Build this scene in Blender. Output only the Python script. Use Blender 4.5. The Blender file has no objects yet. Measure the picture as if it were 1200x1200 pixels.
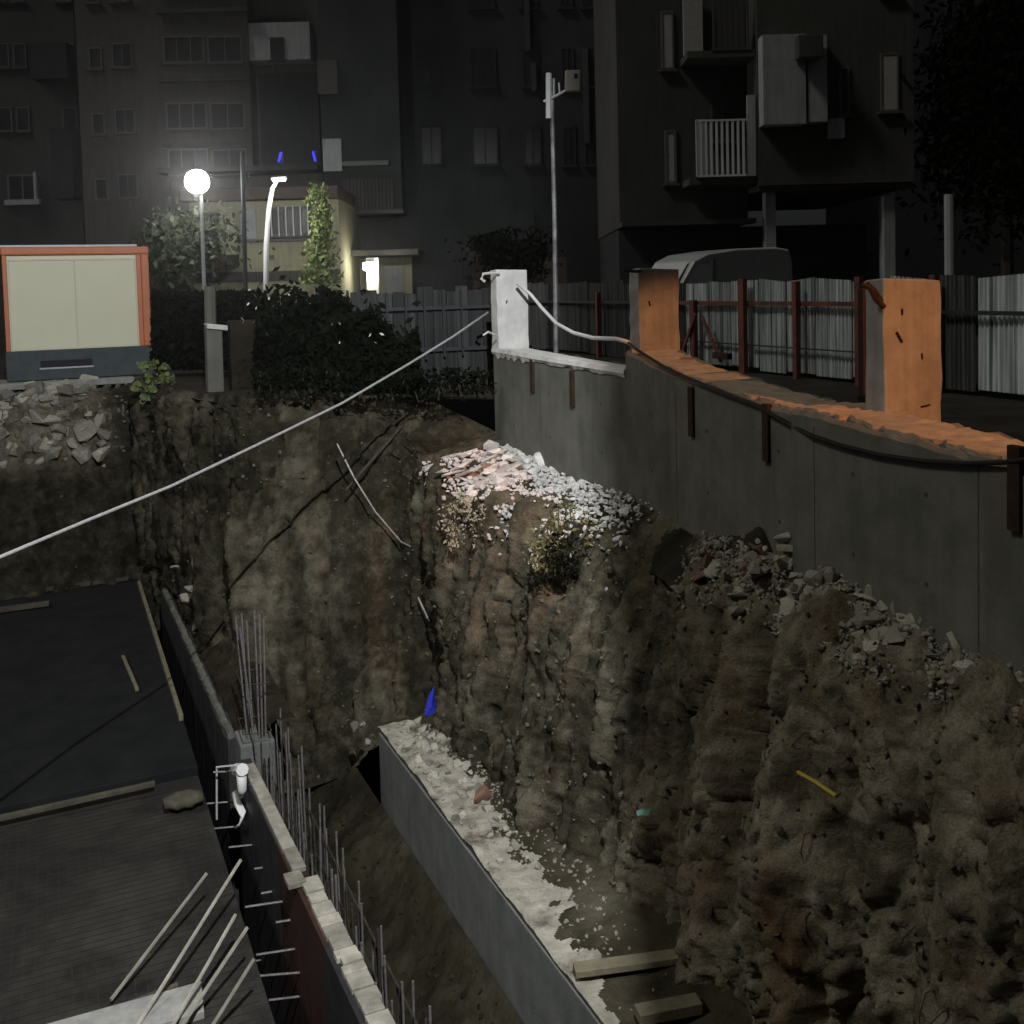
import bpy, bmesh, math, random
import numpy as np
from mathutils import Matrix, Vector
random.seed(7); RNG = np.random.default_rng(7)
SC = bpy.context.scene; COL = SC.collection

# ------------------------------------------------------------------ camera, sky, sun, exposure
PSI = math.radians(24.2); PITCH = math.radians(3.1); ROLL = math.radians(1.5)
EYE = Vector((0, 0, 8.0))
FW = Vector((math.sin(PSI) * math.cos(PITCH), math.cos(PSI) * math.cos(PITCH), -math.sin(PITCH)))
_r0 = Vector((math.cos(PSI), -math.sin(PSI), 0)); _u0 = _r0.cross(FW)
UP = _u0 * math.cos(ROLL) + _r0 * math.sin(ROLL); RT = _r0 * math.cos(ROLL) - _u0 * math.sin(ROLL)
cam = bpy.data.cameras.new('camera'); cam_o = bpy.data.objects.new('camera', cam); COL.objects.link(cam_o)
cam.sensor_width = 36; cam.lens = 36; cam.shift_y = -200 / 1200; cam.clip_start = 0.05; cam.clip_end = 2000
m3 = Matrix((RT, UP, -FW)).transposed()
cam_o.matrix_world = Matrix.Translation(EYE) @ m3.to_4x4()
SC.camera = cam_o

world = bpy.data.worlds.new('World'); SC.world = world; world.use_nodes = True
nt = world.node_tree; nt.nodes.clear()
sky = nt.nodes.new('ShaderNodeTexSky'); sky.sky_type = 'NISHITA'; sky.sun_disc = False
sky.sun_elevation = math.radians(50); sky.sun_rotation = math.radians(270); sky.dust_density = 3
hs = nt.nodes.new('ShaderNodeHueSaturation'); hs.inputs['Saturation'].default_value = 0.15
bg = nt.nodes.new('ShaderNodeBackground'); bg.inputs['Strength'].default_value = 0.006
wo = nt.nodes.new('ShaderNodeOutputWorld')
nt.links.new(sky.outputs[0], hs.inputs['Color']); nt.links.new(hs.outputs[0], bg.inputs[0]); nt.links.new(bg.outputs[0], wo.inputs[0])

sun = bpy.data.lights.new('sun', 'SUN'); sun.energy = 0.60; sun.angle = math.radians(9); sun.color = (1, .96, .86)
sun_o = bpy.data.objects.new('sun', sun); COL.objects.link(sun_o)
# sun lamp from the left, added as fill on everything that faces the pit
az = math.radians(270); el = math.radians(50)
sd = Vector((math.sin(az) * math.cos(el), math.cos(az) * math.cos(el), math.sin(el)))
sun_o.rotation_euler = sd.to_track_quat('Z', 'Y').to_euler(); sun_o.location = sd * 60

SC.view_settings.view_transform = 'Standard'; SC.view_settings.look = 'None'
SC.view_settings.exposure = 0; SC.view_settings.gamma = 1; SC.view_settings.use_curve_mapping = False
SC.cycles.max_bounces = 6; SC.cycles.sample_clamp_indirect = 3.0

# ------------------------------------------------------------------ helpers
def pix(x, y, **k):
    """a point of the place seen at photograph pixel (x, y), on the plane X=, Y=, z= or at a distance d="""
    v = FW + RT * ((x - 600) / 1200) - UP * ((y - 400) / 1200)
    if 'z' in k: t = (k['z'] - 8) / v.z
    elif 'X' in k: t = k['X'] / v.x
    elif 'Y' in k: t = k['Y'] / v.y
    else: t = k['d']
    return EYE + v * t

def tag(o, label=None, cat=None, group=None, kind=None):
    if label: o['label'] = label
    if cat: o['category'] = cat
    if group: o['group'] = group
    if kind: o['kind'] = kind
    return o

def thing(name, label, cat, loc=(0, 0, 0), rotz=0.0, group=None):
    o = bpy.data.objects.new(name, None); COL.objects.link(o)
    o.location = loc; o.rotation_euler = (0, 0, rotz); o.empty_display_size = .2
    return tag(o, label, cat, group)

def world_of(o):
    m = Matrix.Identity(4)
    while o is not None:
        m = o.matrix_basis @ m; o = o.parent
    return m

class MB:
    def __init__(s, M=None): s.v = []; s.f = []; s.M = M
    def add(s, vs, fs):
        n = len(s.v)
        for p in vs:
            p = Vector(p); s.v.append((s.M @ p) if s.M else p)
        s.f += [tuple(i + n for i in f) for f in fs]
        return s
    def box(s, a, b):
        x0, y0, z0 = a; x1, y1, z1 = b
        return s.add([(x0,y0,z0),(x1,y0,z0),(x1,y1,z0),(x0,y1,z0),(x0,y0,z1),(x1,y0,z1),(x1,y1,z1),(x0,y1,z1)],
                     [(0,3,2,1),(4,5,6,7),(0,1,5,4),(1,2,6,5),(2,3,7,6),(3,0,4,7)])
    def obox(s, c, ax, ay, az):
        c = Vector(c); ax = Vector(ax) / 2; ay = Vector(ay) / 2; az = Vector(az) / 2
        vs = [c + ax*i + ay*j + az*k for k in (-1,1) for i, j in ((-1,-1),(1,-1),(1,1),(-1,1))]
        return s.add(vs, [(0,3,2,1),(4,5,6,7),(0,1,5,4),(1,2,6,5),(2,3,7,6),(3,0,4,7)])
    def tube(s, pts, r, n=6, caps=True):
        pts = [Vector(p) for p in pts]; rs = r if isinstance(r, (list, tuple)) else [r] * len(pts)
        vs = []; fs = []; ref = None
        for i, p in enumerate(pts):
            d = (pts[min(i+1, len(pts)-1)] - pts[max(i-1, 0)])
            d = d.normalized() if d.length > 1e-9 else Vector((0,0,1))
            if ref is None: ref = Vector((0,0,1)) if abs(d.z) < .9 else Vector((1,0,0))
            a = d.cross(ref)
            a = a.normalized() if a.length > 1e-6 else d.orthogonal().normalized()
            b = d.cross(a); ref = b.cross(d) if False else ref
            for k in range(n):
                t = 2*math.pi*k/n; vs.append(p + (a*math.cos(t) + b*math.sin(t)) * rs[i])
        for i in range(len(pts)-1):
            for k in range(n):
                fs.append((i*n+k, i*n+(k+1)%n, (i+1)*n+(k+1)%n, (i+1)*n+k))
        if caps: fs += [tuple(range(n))[::-1], tuple((len(pts)-1)*n+k for k in range(n))]
        return s.add(vs, fs)
    def build(s, name, mat, parent=None, bevel=0, smooth=False, recalc=True):
        me = bpy.data.meshes.new(name)
        inv = world_of(parent).inverted() if parent else None
        if parent is None and s.v:      # put the origin at the base
            xs = [p.x for p in s.v]; ys = [p.y for p in s.v]; zs = [p.z for p in s.v]
            org = Vector(((min(xs)+max(xs))/2, (min(ys)+max(ys))/2, min(zs)))
            vv = [p - org for p in s.v]
        else:
            org = Vector((0,0,0)); vv = [inv @ p for p in s.v] if parent else s.v
        me.from_pydata([tuple(p) for p in vv], [], s.f)
        if recalc or bevel:
            bm = bmesh.new(); bm.from_mesh(me)
            bmesh.ops.recalc_face_normals(bm, faces=bm.faces)
            if bevel: bmesh.ops.bevel(bm, geom=[e for e in bm.edges if len(e.link_faces) == 2 and e.calc_face_angle(0) > .6], offset=bevel, segments=2, affect='EDGES', profile=.6, clamp_overlap=True)
            bm.to_mesh(me); bm.free()
        if smooth: me.shade_smooth()
        o = bpy.data.objects.new(name, me); COL.objects.link(o)
        if mat: me.materials.append(mat)
        if parent: o.parent = parent
        else: o.location = org
        return o

def np_mesh(name, V, Fq, mat, smooth=True, kind=None):
    """quads (or triangles) from numpy arrays"""
    me = bpy.data.meshes.new(name); k = Fq.shape[1]
    me.vertices.add(len(V)); me.vertices.foreach_set('co', np.ascontiguousarray(V, dtype=np.float32).ravel())
    me.loops.add(Fq.size); me.loops.foreach_set('vertex_index', np.ascontiguousarray(Fq, dtype=np.int32).ravel())
    me.polygons.add(len(Fq)); me.polygons.foreach_set('loop_start', np.arange(len(Fq), dtype=np.int32) * k)
    me.update(calc_edges=True); me.validate()
    if smooth: me.shade_smooth()
    o = bpy.data.objects.new(name, me); COL.objects.link(o); me.materials.append(mat)
    if kind: o['kind'] = kind
    return o

def _hash(ix, iy, iz, seed):
    h = (ix * 374761393 + iy * 668265263 + iz * 2147483647 + seed * 1274126177) & 0xffffffff
    h = ((h ^ (h >> 13)) * 1274126177) & 0xffffffff
    return ((h ^ (h >> 16)) & 0xffff) / 65535.0
def vnoise(P, seed=0):
    P = np.asarray(P, float); I = np.floor(P).astype(np.int64); f = P - I; f = f*f*(3-2*f)
    out = 0
    for dx in (0,1):
        wx = f[...,0] if dx else 1-f[...,0]
        for dy in (0,1):
            wy = f[...,1] if dy else 1-f[...,1]
            for dz in (0,1):
                wz = f[...,2] if dz else 1-f[...,2]
                out = out + wx*wy*wz*_hash(I[...,0]+dx, I[...,1]+dy, I[...,2]+dz, seed)
    return out*2-1
def fbm(P, oct=4, seed=0, gain=.5):
    a = 1; s = 0; t = 0; P = np.asarray(P, float)
    for k in range(oct):
        s = s + a*vnoise(P, seed+k*17); t += a; a *= gain; P = P*2.03 + 11.7
    return s/t

# ------------------------------------------------------------------ materials
def N(t, typ, **kw):
    n = t.nodes.new(typ)
    for k, v in kw.items():
        if k.startswith('i_'): n.inputs[k[2:].replace('_', ' ')].default_value = v
        else: setattr(n, k, v)
    return n
def mat(name, c1, c2=None, scale=6, rough=.85, metal=0, bump=.0, bscale=40, spec=.3, streak=0, c3=None, c3scale=1.2, c3lim=(.5,.62), detail=6, rnd=0, emit=None, estr=0, stretch=(1,1,1)):
    m = bpy.data.materials.new(name); m.use_nodes = True; t = m.node_tree
    b = t.nodes['Principled BSDF']; L = t.links.new
    b.inputs['Roughness'].default_value = rough; b.inputs['Metallic'].default_value = metal
    b.inputs['Specular IOR Level'].default_value = spec
    b.inputs['Base Color'].default_value = (*c1, 1)
    tc = N(t, 'ShaderNodeTexCoord'); mp = N(t, 'ShaderNodeMapping'); mp.inputs['Scale'].default_value = stretch
    L(tc.outputs['Object'], mp.inputs['Vector']); src = None
    if c2:
        n = N(t, 'ShaderNodeTexNoise', i_Scale=scale, i_Detail=detail, i_Roughness=.62); L(mp.outputs[0], n.inputs['Vector'])
        r = N(t, 'ShaderNodeValToRGB'); r.color_ramp.elements[0].position = .36; r.color_ramp.elements[1].position = .64
        r.color_ramp.elements[0].color = (*c1, 1); r.color_ramp.elements[1].color = (*c2, 1)
        L(n.outputs['Fac'], r.inputs['Fac']); src = r.outputs['Color']
    if c3:
        n = N(t, 'ShaderNodeTexNoise', i_Scale=c3scale, i_Detail=7, i_Roughness=.65); L(mp.outputs[0], n.inputs['Vector'])
        r = N(t, 'ShaderNodeMapRange'); r.inputs['From Min'].default_value = c3lim[0]; r.inputs['From Max'].default_value = c3lim[1]
        L(n.outputs['Fac'], r.inputs['Value'])
        x = N(t, 'ShaderNodeMix', data_type='RGBA'); L(r.outputs[0], x.inputs[0])
        if src: L(src, x.inputs[6])
        else: x.inputs[6].default_value = (*c1, 1)
        x.inputs[7].default_value = (*c3, 1); src = x.outputs[2]
    if streak:
        mp2 = N(t, 'ShaderNodeMapping'); mp2.inputs['Scale'].default_value = (9, 9, .5); L(tc.outputs['Object'], mp2.inputs['Vector'])
        n = N(t, 'ShaderNodeTexNoise', i_Scale=1.0, i_Detail=5); L(mp2.outputs[0], n.inputs['Vector'])
        r = N(t, 'ShaderNodeMapRange'); r.inputs['From Min'].default_value = .4; r.inputs['From Max'].default_value = .7
        r.inputs['To Min'].default_value = 1; r.inputs['To Max'].default_value = 1 - streak; L(n.outputs['Fac'], r.inputs['Value'])
        x = N(t, 'ShaderNodeMix', data_type='RGBA', blend_type='MULTIPLY'); x.inputs[0].default_value = 1
        if src: L(src, x.inputs[6])
        else: x.inputs[6].default_value = (*c1, 1)
        L(r.outputs[0], x.inputs[7]); src = x.outputs[2]
    if rnd:
        oi = N(t, 'ShaderNodeObjectInfo'); r = N(t, 'ShaderNodeMapRange'); r.inputs['To Min'].default_value = 1 - rnd; r.inputs['To Max'].default_value = 1 + rnd*.4
        L(oi.outputs['Random'], r.inputs['Value'])
        x = N(t, 'ShaderNodeMix', data_type='RGBA', blend_type='MULTIPLY'); x.inputs[0].default_value = 1
        if src: L(src, x.inputs[6])
        else: x.inputs[6].default_value = (*c1, 1)
        L(r.outputs[0], x.inputs[7]); src = x.outputs[2]
    if src: L(src, b.inputs['Base Color'])
    if bump:
        n = N(t, 'ShaderNodeTexNoise', i_Scale=bscale, i_Detail=8, i_Roughness=.65); L(mp.outputs[0], n.inputs['Vector'])
        bp = N(t, 'ShaderNodeBump', i_Strength=bump, i_Distance=.03); L(n.outputs['Fac'], bp.inputs['Height']); L(bp.outputs[0], b.inputs['Normal'])
    if emit:
        b.inputs['Emission Color'].default_value = (*emit, 1); b.inputs['Emission Strength'].default_value = estr
    return m

M = {}
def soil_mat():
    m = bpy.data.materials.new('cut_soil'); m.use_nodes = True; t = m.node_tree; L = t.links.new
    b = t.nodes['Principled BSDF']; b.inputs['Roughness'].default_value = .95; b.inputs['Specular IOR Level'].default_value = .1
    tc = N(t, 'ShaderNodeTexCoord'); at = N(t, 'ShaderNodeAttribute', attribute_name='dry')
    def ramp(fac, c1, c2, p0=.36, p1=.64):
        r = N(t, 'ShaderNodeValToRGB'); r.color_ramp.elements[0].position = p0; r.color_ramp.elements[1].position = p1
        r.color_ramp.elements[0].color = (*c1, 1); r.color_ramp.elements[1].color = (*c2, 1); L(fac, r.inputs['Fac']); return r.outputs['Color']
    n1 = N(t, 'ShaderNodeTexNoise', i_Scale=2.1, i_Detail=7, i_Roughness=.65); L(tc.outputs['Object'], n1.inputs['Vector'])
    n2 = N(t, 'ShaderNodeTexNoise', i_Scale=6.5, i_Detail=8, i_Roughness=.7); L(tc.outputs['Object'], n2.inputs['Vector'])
    dark_tone = ramp(n1.outputs['Fac'], (.019,.0175,.0108), (.052,.048,.032)); dry = ramp(n1.outputs['Fac'], (.14,.122,.083), (.43,.392,.295), .34, .66)  # dark and pale soil tones, mixed by an attribute that also carries painted shade
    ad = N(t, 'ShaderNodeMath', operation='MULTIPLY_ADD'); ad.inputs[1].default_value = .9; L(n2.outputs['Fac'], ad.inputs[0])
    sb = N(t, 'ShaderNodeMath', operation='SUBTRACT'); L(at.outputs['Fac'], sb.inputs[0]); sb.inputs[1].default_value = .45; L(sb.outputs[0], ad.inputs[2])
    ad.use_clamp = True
    x = N(t, 'ShaderNodeMix', data_type='RGBA'); L(ad.outputs[0], x.inputs[0]); L(dark_tone, x.inputs[6]); L(dry, x.inputs[7])
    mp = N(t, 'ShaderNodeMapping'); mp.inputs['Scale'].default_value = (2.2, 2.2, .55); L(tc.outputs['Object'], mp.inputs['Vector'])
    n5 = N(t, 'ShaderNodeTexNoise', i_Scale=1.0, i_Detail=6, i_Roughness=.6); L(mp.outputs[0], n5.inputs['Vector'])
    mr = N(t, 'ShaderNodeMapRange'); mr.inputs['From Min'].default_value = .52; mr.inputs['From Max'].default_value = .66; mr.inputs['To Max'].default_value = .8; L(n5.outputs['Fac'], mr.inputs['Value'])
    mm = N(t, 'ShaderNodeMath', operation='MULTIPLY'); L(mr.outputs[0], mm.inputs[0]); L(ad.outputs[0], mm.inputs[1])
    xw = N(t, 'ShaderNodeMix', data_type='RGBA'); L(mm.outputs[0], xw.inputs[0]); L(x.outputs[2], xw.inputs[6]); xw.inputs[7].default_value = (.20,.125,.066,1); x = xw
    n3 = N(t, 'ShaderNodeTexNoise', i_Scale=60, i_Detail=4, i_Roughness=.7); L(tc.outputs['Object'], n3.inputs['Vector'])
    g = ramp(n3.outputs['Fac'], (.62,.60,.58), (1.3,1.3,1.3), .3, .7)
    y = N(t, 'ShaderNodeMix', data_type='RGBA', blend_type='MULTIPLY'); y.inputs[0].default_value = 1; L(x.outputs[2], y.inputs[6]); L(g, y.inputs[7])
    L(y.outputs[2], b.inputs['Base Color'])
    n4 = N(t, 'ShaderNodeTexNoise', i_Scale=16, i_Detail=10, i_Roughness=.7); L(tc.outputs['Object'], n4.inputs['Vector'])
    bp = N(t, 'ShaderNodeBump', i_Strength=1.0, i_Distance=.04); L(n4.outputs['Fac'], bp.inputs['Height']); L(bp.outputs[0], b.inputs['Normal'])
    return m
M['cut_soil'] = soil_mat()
M['soil'] = mat('soil', (.03,.026,.016), (.07,.062,.042), scale=2.2, bump=1.0, bscale=14, c3=(.11,.10,.075), c3scale=.9, c3lim=(.52,.70), spec=.1, rough=.95)
M['joint'] = mat('joint', (.075,.075,.063), rough=.95)
M['clay'] = mat('clay', (.02,.017,.010), (.045,.039,.025), scale=1.8, bump=1.0, bscale=14, c3=(.065,.058,.04), c3scale=.8, c3lim=(.52,.66), spec=.1, rough=.95)
M['clay'] = mat('clay', (.02,.017,.010), (.045,.039,.025), scale=1.8, bump=1.0, bscale=14, c3=(.065,.058,.04), c3scale=.8, c3lim=(.52,.66), spec=.1, rough=.95)
M['soil_dark'] = mat('soil_dark', (.018,.015,.010), (.042,.035,.024), scale=3, bump=.8, bscale=18, spec=.1, rough=.95)
M['ground'] = mat('ground', (.03,.027,.021), (.055,.05,.04), scale=1.5, bump=.5, bscale=12, spec=.1, rough=.95)
M['dust'] = mat('dust', (.29,.272,.225), (.44,.415,.345), scale=5, bump=.7, bscale=25, c3=(.10,.085,.06), c3scale=1.8, c3lim=(.54,.66), spec=.1, rough=.95)
M['concrete'] = mat('concrete', (.13,.133,.112), (.18,.18,.155), scale=2.5, bump=.25, bscale=30, streak=.14, c3=(.10,.10,.08), c3scale=.7, c3lim=(.5,.7))
M['coping'] = mat('coping', (.34,.26,.18), (.48,.38,.27), scale=6, bump=.6, bscale=20, c3=(.16,.11,.075), c3scale=1.6, c3lim=(.55,.68))  # warm brown paints extra orange lamplight into the wall-top colour
M['concrete_pale'] = mat('concrete_pale', (.30,.30,.28), (.40,.40,.37), scale=4, bump=.3, bscale=35, streak=.2)
M['concrete_grey'] = mat('concrete_grey', (.125,.135,.13), (.17,.18,.172), scale=3, bump=.2, bscale=40, streak=.15)
M['plaster'] = mat('plaster', (.60,.60,.58), (.74,.74,.72), scale=5, bump=.3, bscale=25, c3=(.40,.38,.34), c3scale=2.2, c3lim=(.58,.72), stretch=(1,1,.5))
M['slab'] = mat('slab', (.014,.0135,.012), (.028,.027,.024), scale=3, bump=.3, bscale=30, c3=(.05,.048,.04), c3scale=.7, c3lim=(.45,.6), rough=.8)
M['slab_far'] = mat('slab_far', (.006,.007,.008), (.013,.014,.014), scale=2, bump=.3, bscale=20, rough=.8)  # darker slab copy: the shadow over the far end is in the colour
M['white_rubble'] = mat('white_rubble', (.66,.65,.62), (.84,.83,.80), scale=8, bump=.5, bscale=30, rnd=.3)
M['rubble'] = mat('rubble', (.28,.26,.21), (.46,.43,.36), scale=7, bump=.6, bscale=25, rnd=.6)
M['pale_rubble'] = mat('pale_rubble', (.36,.345,.28), (.58,.55,.46), scale=7, bump=.6, bscale=25, rnd=.6)
M['clod'] = mat('clod', (.06,.053,.038), (.17,.153,.115), scale=9, bump=.6, bscale=25)
M['mesh_steel'] = mat('mesh_steel', (.026,.024,.021), (.046,.043,.037), scale=12, rough=.7)
M['plank_dark'] = mat('plank_dark', (.06,.054,.04), (.11,.10,.07), scale=6, rough=.9)
M['brick'] = mat('brick', (.16,.085,.06), (.24,.14,.10), scale=9, bump=.4, bscale=30)
M['galv'] = mat('galvanised', (.20,.25,.26), (.90,.97,.98), scale=1, rough=.42, metal=.15, spec=.5, rnd=.35, c3=(.16,.12,.10), c3scale=.6, c3lim=(.60,.72), stretch=(14,14,.35))  # fine upright streaks paint bright and dark rib shading into the colour
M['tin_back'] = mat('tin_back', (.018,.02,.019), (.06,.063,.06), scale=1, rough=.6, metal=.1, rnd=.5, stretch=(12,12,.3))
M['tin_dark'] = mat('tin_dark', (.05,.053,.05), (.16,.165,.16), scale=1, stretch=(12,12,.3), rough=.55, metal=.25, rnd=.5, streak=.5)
M['red_steel'] = mat('red_steel', (.16,.045,.03), (.22,.075,.05), scale=8, rough=.6, c3=(.09,.05,.035), c3scale=3)
M['rust'] = mat('rust', (.028,.014,.009), (.05,.026,.016), scale=12, rough=.9, bump=.3)
M['rebar'] = mat('rebar', (.16,.15,.14), (.28,.27,.26), scale=20, rough=.5, metal=.4)
M['rebar_dark'] = mat('rebar_dark', (.035,.03,.025), (.08,.068,.055), scale=20, rough=.7, metal=.2)
M['board'] = mat('board', (.33,.31,.25), (.46,.44,.37), scale=5, rough=.85, bump=.4, bscale=30, rnd=.35, streak=.3)
M['plank'] = mat('plank', (.14,.125,.08), (.22,.20,.13), scale=5, rough=.85, bump=.4, rnd=.2)
M['formply'] = mat('formply', (.03,.03,.036), (.05,.047,.05), scale=3, rough=.6, rnd=.3)
M['formred'] = mat('formred', (.035,.016,.013), (.05,.024,.019), scale=3, rough=.7)
M['cream'] = mat('cream_panel', (.83,.82,.60), (.86,.85,.63), scale=2, rough=.5, spec=.4)
M['cream_edge'] = mat('cream_edge', (.80,.78,.62), rough=.5)
M['orange'] = mat('orange_paint', (.62,.19,.075), (.66,.22,.09), scale=4, rough=.45, spec=.4)
M['skid'] = mat('skid_paint', (.05,.07,.075), (.075,.09,.095), scale=5, rough=.6)
M['black'] = mat('black', (.012,.012,.014), rough=.6)
M['white_metal'] = mat('white_metal', (.72,.73,.74), rough=.4, spec=.4)
M['grey_metal'] = mat('grey_metal', (.36,.38,.40), (.44,.46,.47), scale=9, rough=.45, metal=.3)
M['pole_grey'] = mat('pole_grey', (.16,.165,.17), (.42,.43,.44), scale=3, rough=.5, metal=.2)
M['dark_metal'] = mat('dark_metal', (.05,.055,.06), rough=.55, metal=.3)
M['hose'] = mat('hose', (.34,.35,.34), (.46,.47,.46), scale=20, rough=.5)
M['cable'] = mat('cable', (.014,.014,.014), rough=.5)
M['van'] = mat('van_paint', (.42,.43,.44), (.47,.48,.49), scale=2, rough=.32, spec=.5)
M['glass'] = mat('glass', (.028,.03,.032), rough=.35, spec=.4)
M['van_glass'] = mat('van_glass', (.62,.64,.66), rough=.2, spec=.9)  # pale base colour paints a bright reflection on the van windows
M['wall_left'] = mat('wall_left', (.085,.081,.074), (.105,.10,.092), scale=.6, rough=.9, streak=.25)
M['wall_dark'] = mat('wall_dark', (.06,.06,.06), (.08,.08,.077), scale=.6, rough=.9, streak=.2)
M['wall_mid'] = mat('wall_mid', (.035,.038,.042), (.05,.054,.058), scale=.6, rough=.9, streak=.2)
M['wall_right'] = mat('wall_right', (.068,.069,.060), (.088,.087,.077), scale=.6, rough=.9, streak=.25)
M['wall_cream'] = mat('wall_cream', (.34,.33,.22), (.40,.39,.27), scale=1.2, rough=.9, streak=.2)
M['panel_grey'] = mat('panel_grey', (.34,.36,.37), (.42,.44,.45), scale=2, rough=.7, streak=.2)
M['frame'] = mat('window_frame', (.13,.13,.127), rough=.6)
M['curtain'] = mat('curtain', (.34,.34,.33), (.42,.42,.40), scale=8, rough=.9)
M['roof'] = mat('roof', (.08,.06,.05), (.11,.085,.07), scale=5, rough=.9)
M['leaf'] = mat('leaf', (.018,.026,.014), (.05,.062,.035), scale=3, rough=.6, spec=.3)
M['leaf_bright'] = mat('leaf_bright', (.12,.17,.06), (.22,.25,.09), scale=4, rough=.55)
M['leaf_dark'] = mat('leaf_dark', (.004,.0055,.003), (.011,.014,.0075), scale=2.5, rough=.9, spec=.03)  # near-black leaf copy, shade over hedges and trees put into the colour
M['leaf_pale'] = mat('leaf_pale', (.28,.27,.19), (.42,.40,.30), scale=8, rough=.7)
M['leaf_weed'] = mat('leaf_weed', (.10,.115,.05), (.19,.20,.09), scale=7, rough=.7)
M['bark'] = mat('bark', (.05,.04,.03), (.09,.075,.06), scale=8, rough=.95, bump=.5)
M['blue'] = mat('blue_cloth', (.02,.03,.42), (.03,.05,.55), scale=6, rough=.7)
M['mint'] = mat('mint_plastic', (.45,.90,.74), rough=.4)
M['yellow'] = mat('yellow_paint', (.55,.45,.05), (.45,.38,.08), scale=20, rough=.6)
M['pvc'] = mat('white_pvc', (.66,.66,.65), (.74,.74,.73), scale=8, rough=.5)
M['tag_grey'] = mat('tag_grey', (.33,.31,.27), rough=.6)
M['lamp_white'] = mat('lamp_white', (.8,.8,.8), emit=(1,.98,.93), estr=110)
M['lamp_street'] = mat('lamp_street', (.8,.8,.8), emit=(.92,.96,1), estr=45)
M['lamp_wall'] = mat('lamp_wall', (.8,.8,.8), emit=(1,.95,.78), estr=70)
M['lamp_blue'] = mat('lamp_blue', (.02,.02,.3), emit=(.02,.02,1), estr=3)
M['lamp_flood'] = mat('lamp_flood', (.8,.8,.8), emit=(.95,.97,1), estr=5)
M['lamp_sodium'] = mat('lamp_sodium', (.8,.6,.3), emit=(1,.45,.15), estr=5)

def add_light(name, typ, loc, energy, color, parent, target=None, size=.2, spot=60, blend=.3):
    l = bpy.data.lights.new(name, typ); l.energy = energy; l.color = color; l.shadow_soft_size = size
    if typ == 'SPOT': l.spot_size = math.radians(spot); l.spot_blend = blend
    o = bpy.data.objects.new(name, l); COL.objects.link(o); o.parent = parent
    w = Matrix.Translation(Vector(loc))
    if target is not None:
        w = w @ (Vector(target) - Vector(loc)).to_track_quat('-Z', 'Y').to_matrix().to_4x4()
    o.matrix_basis = world_of(parent).inverted() @ w
    return o

# ------------------------------------------------------------------ the excavation: cliff swept along stations
ST = [  # wall line, rim, upper, lower, foot
 [(4.75,1.0,5.85),(4.45,1.0,5.65),(4.55,1.0,4.4),(4.8,1.0,3.3),(5.1,1.0,2.15)],
 [(5.00,2.6,5.8),(4.68,2.6,5.62),(4.70,2.6,4.4),(4.85,2.6,3.3),(5.1,2.6,2.15)],
 [(5.20,4.1,5.75),(4.82,4.0,5.6),(4.74,4.0,4.5),(4.85,4.0,3.3),(5.05,4.0,2.15)],
 [(5.60,6.2,5.72),(4.98,6.1,5.3),(4.80,6.1,4.4),(4.75,6.1,3.2),(4.80,6.1,2.2)],
 [(5.75,7.4,5.65),(5.20,7.2,5.25),(4.95,7.2,4.3),(4.75,7.2,3.2),(4.60,7.2,2.2)],
 [(5.90,8.6,5.6),(5.40,8.5,5.0),(5.05,8.5,4.2),(4.75,8.5,3.2),(4.45,8.5,2.2)],
 [(6.05,10.2,5.55),(5.30,10.2,5.2),(4.90,10.2,4.4),(4.6,10.2,3.3),(4.32,10.2,2.2)],
 [(6.15,12.,5.5),(5.05,12.,5.35),(4.72,12.,4.6),(4.58,12,3.4),(4.35,12.,2.2)],
 [(6.20,13.5,5.55),(4.80,13.2,5.4),(4.66,13.,4.7),(4.6,12.9,3.5),(4.42,12.7,2.2)],
 [(6.2,14.4,5.75),(4.80,14.0,5.5),(4.60,13.9,4.7),(4.5,13.7,3.4),(4.25,13.3,2.0)],
 [(5.3,15.4,6.3),(4.60,15.0,6.1),(4.35,14.6,5.),(4.1,14.2,3.3),(3.9,13.5,1.7)],
 [(4.3,15.7,6.4),(4.05,15.3,6.2),(3.8,14.9,5.),(3.5,14.5,3.2),(3.4,13.8,1.2)],
 [(3.4,15.8,6.4),(3.25,15.4,6.25),(3.1,15.1,5.),(2.95,14.7,3),(2.8,14.2,.9)],
 [(2.75,16.0,6.4),(2.60,15.7,6.25),(2.45,15.5,5.),(2.4,15.2,3),(2.35,14.8,.8)],
 [(2.3,17.4,6.35),(2.05,17.2,6.2),(2.05,17.0,5.),(2.05,16.8,3),(2.1,16.6,.8)],
 [(1.95,19.6,6.3),(1.70,19.4,6.1),(1.75,19.4,5.),(1.85,19.4,3),(1.95,19.4,.9)],
 [(1.8,23.5,6.3),(1.45,22.7,6.1),(1.5,22.6,5.),(1.55,22.5,3),(1.6,22.4,1.5)],
 [(.5,23.5,6.3),(.5,22.8,6.15),(.5,22.9,5.1),(.5,22.7,3.9),(.5,22.3,1.8)],
 [(-1.5,23.5,6.3),(-1.5,22.8,6.15),(-1.5,23.0,5.1),(-1.5,22.7,3.9),(-1.5,22.2,1.8)],
 [(-9.,23.5,6.3),(-9,22.8,6.15),(-9,22.9,5.1),(-9,22.7,4),(-9,22.3,1.8)],
]
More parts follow.
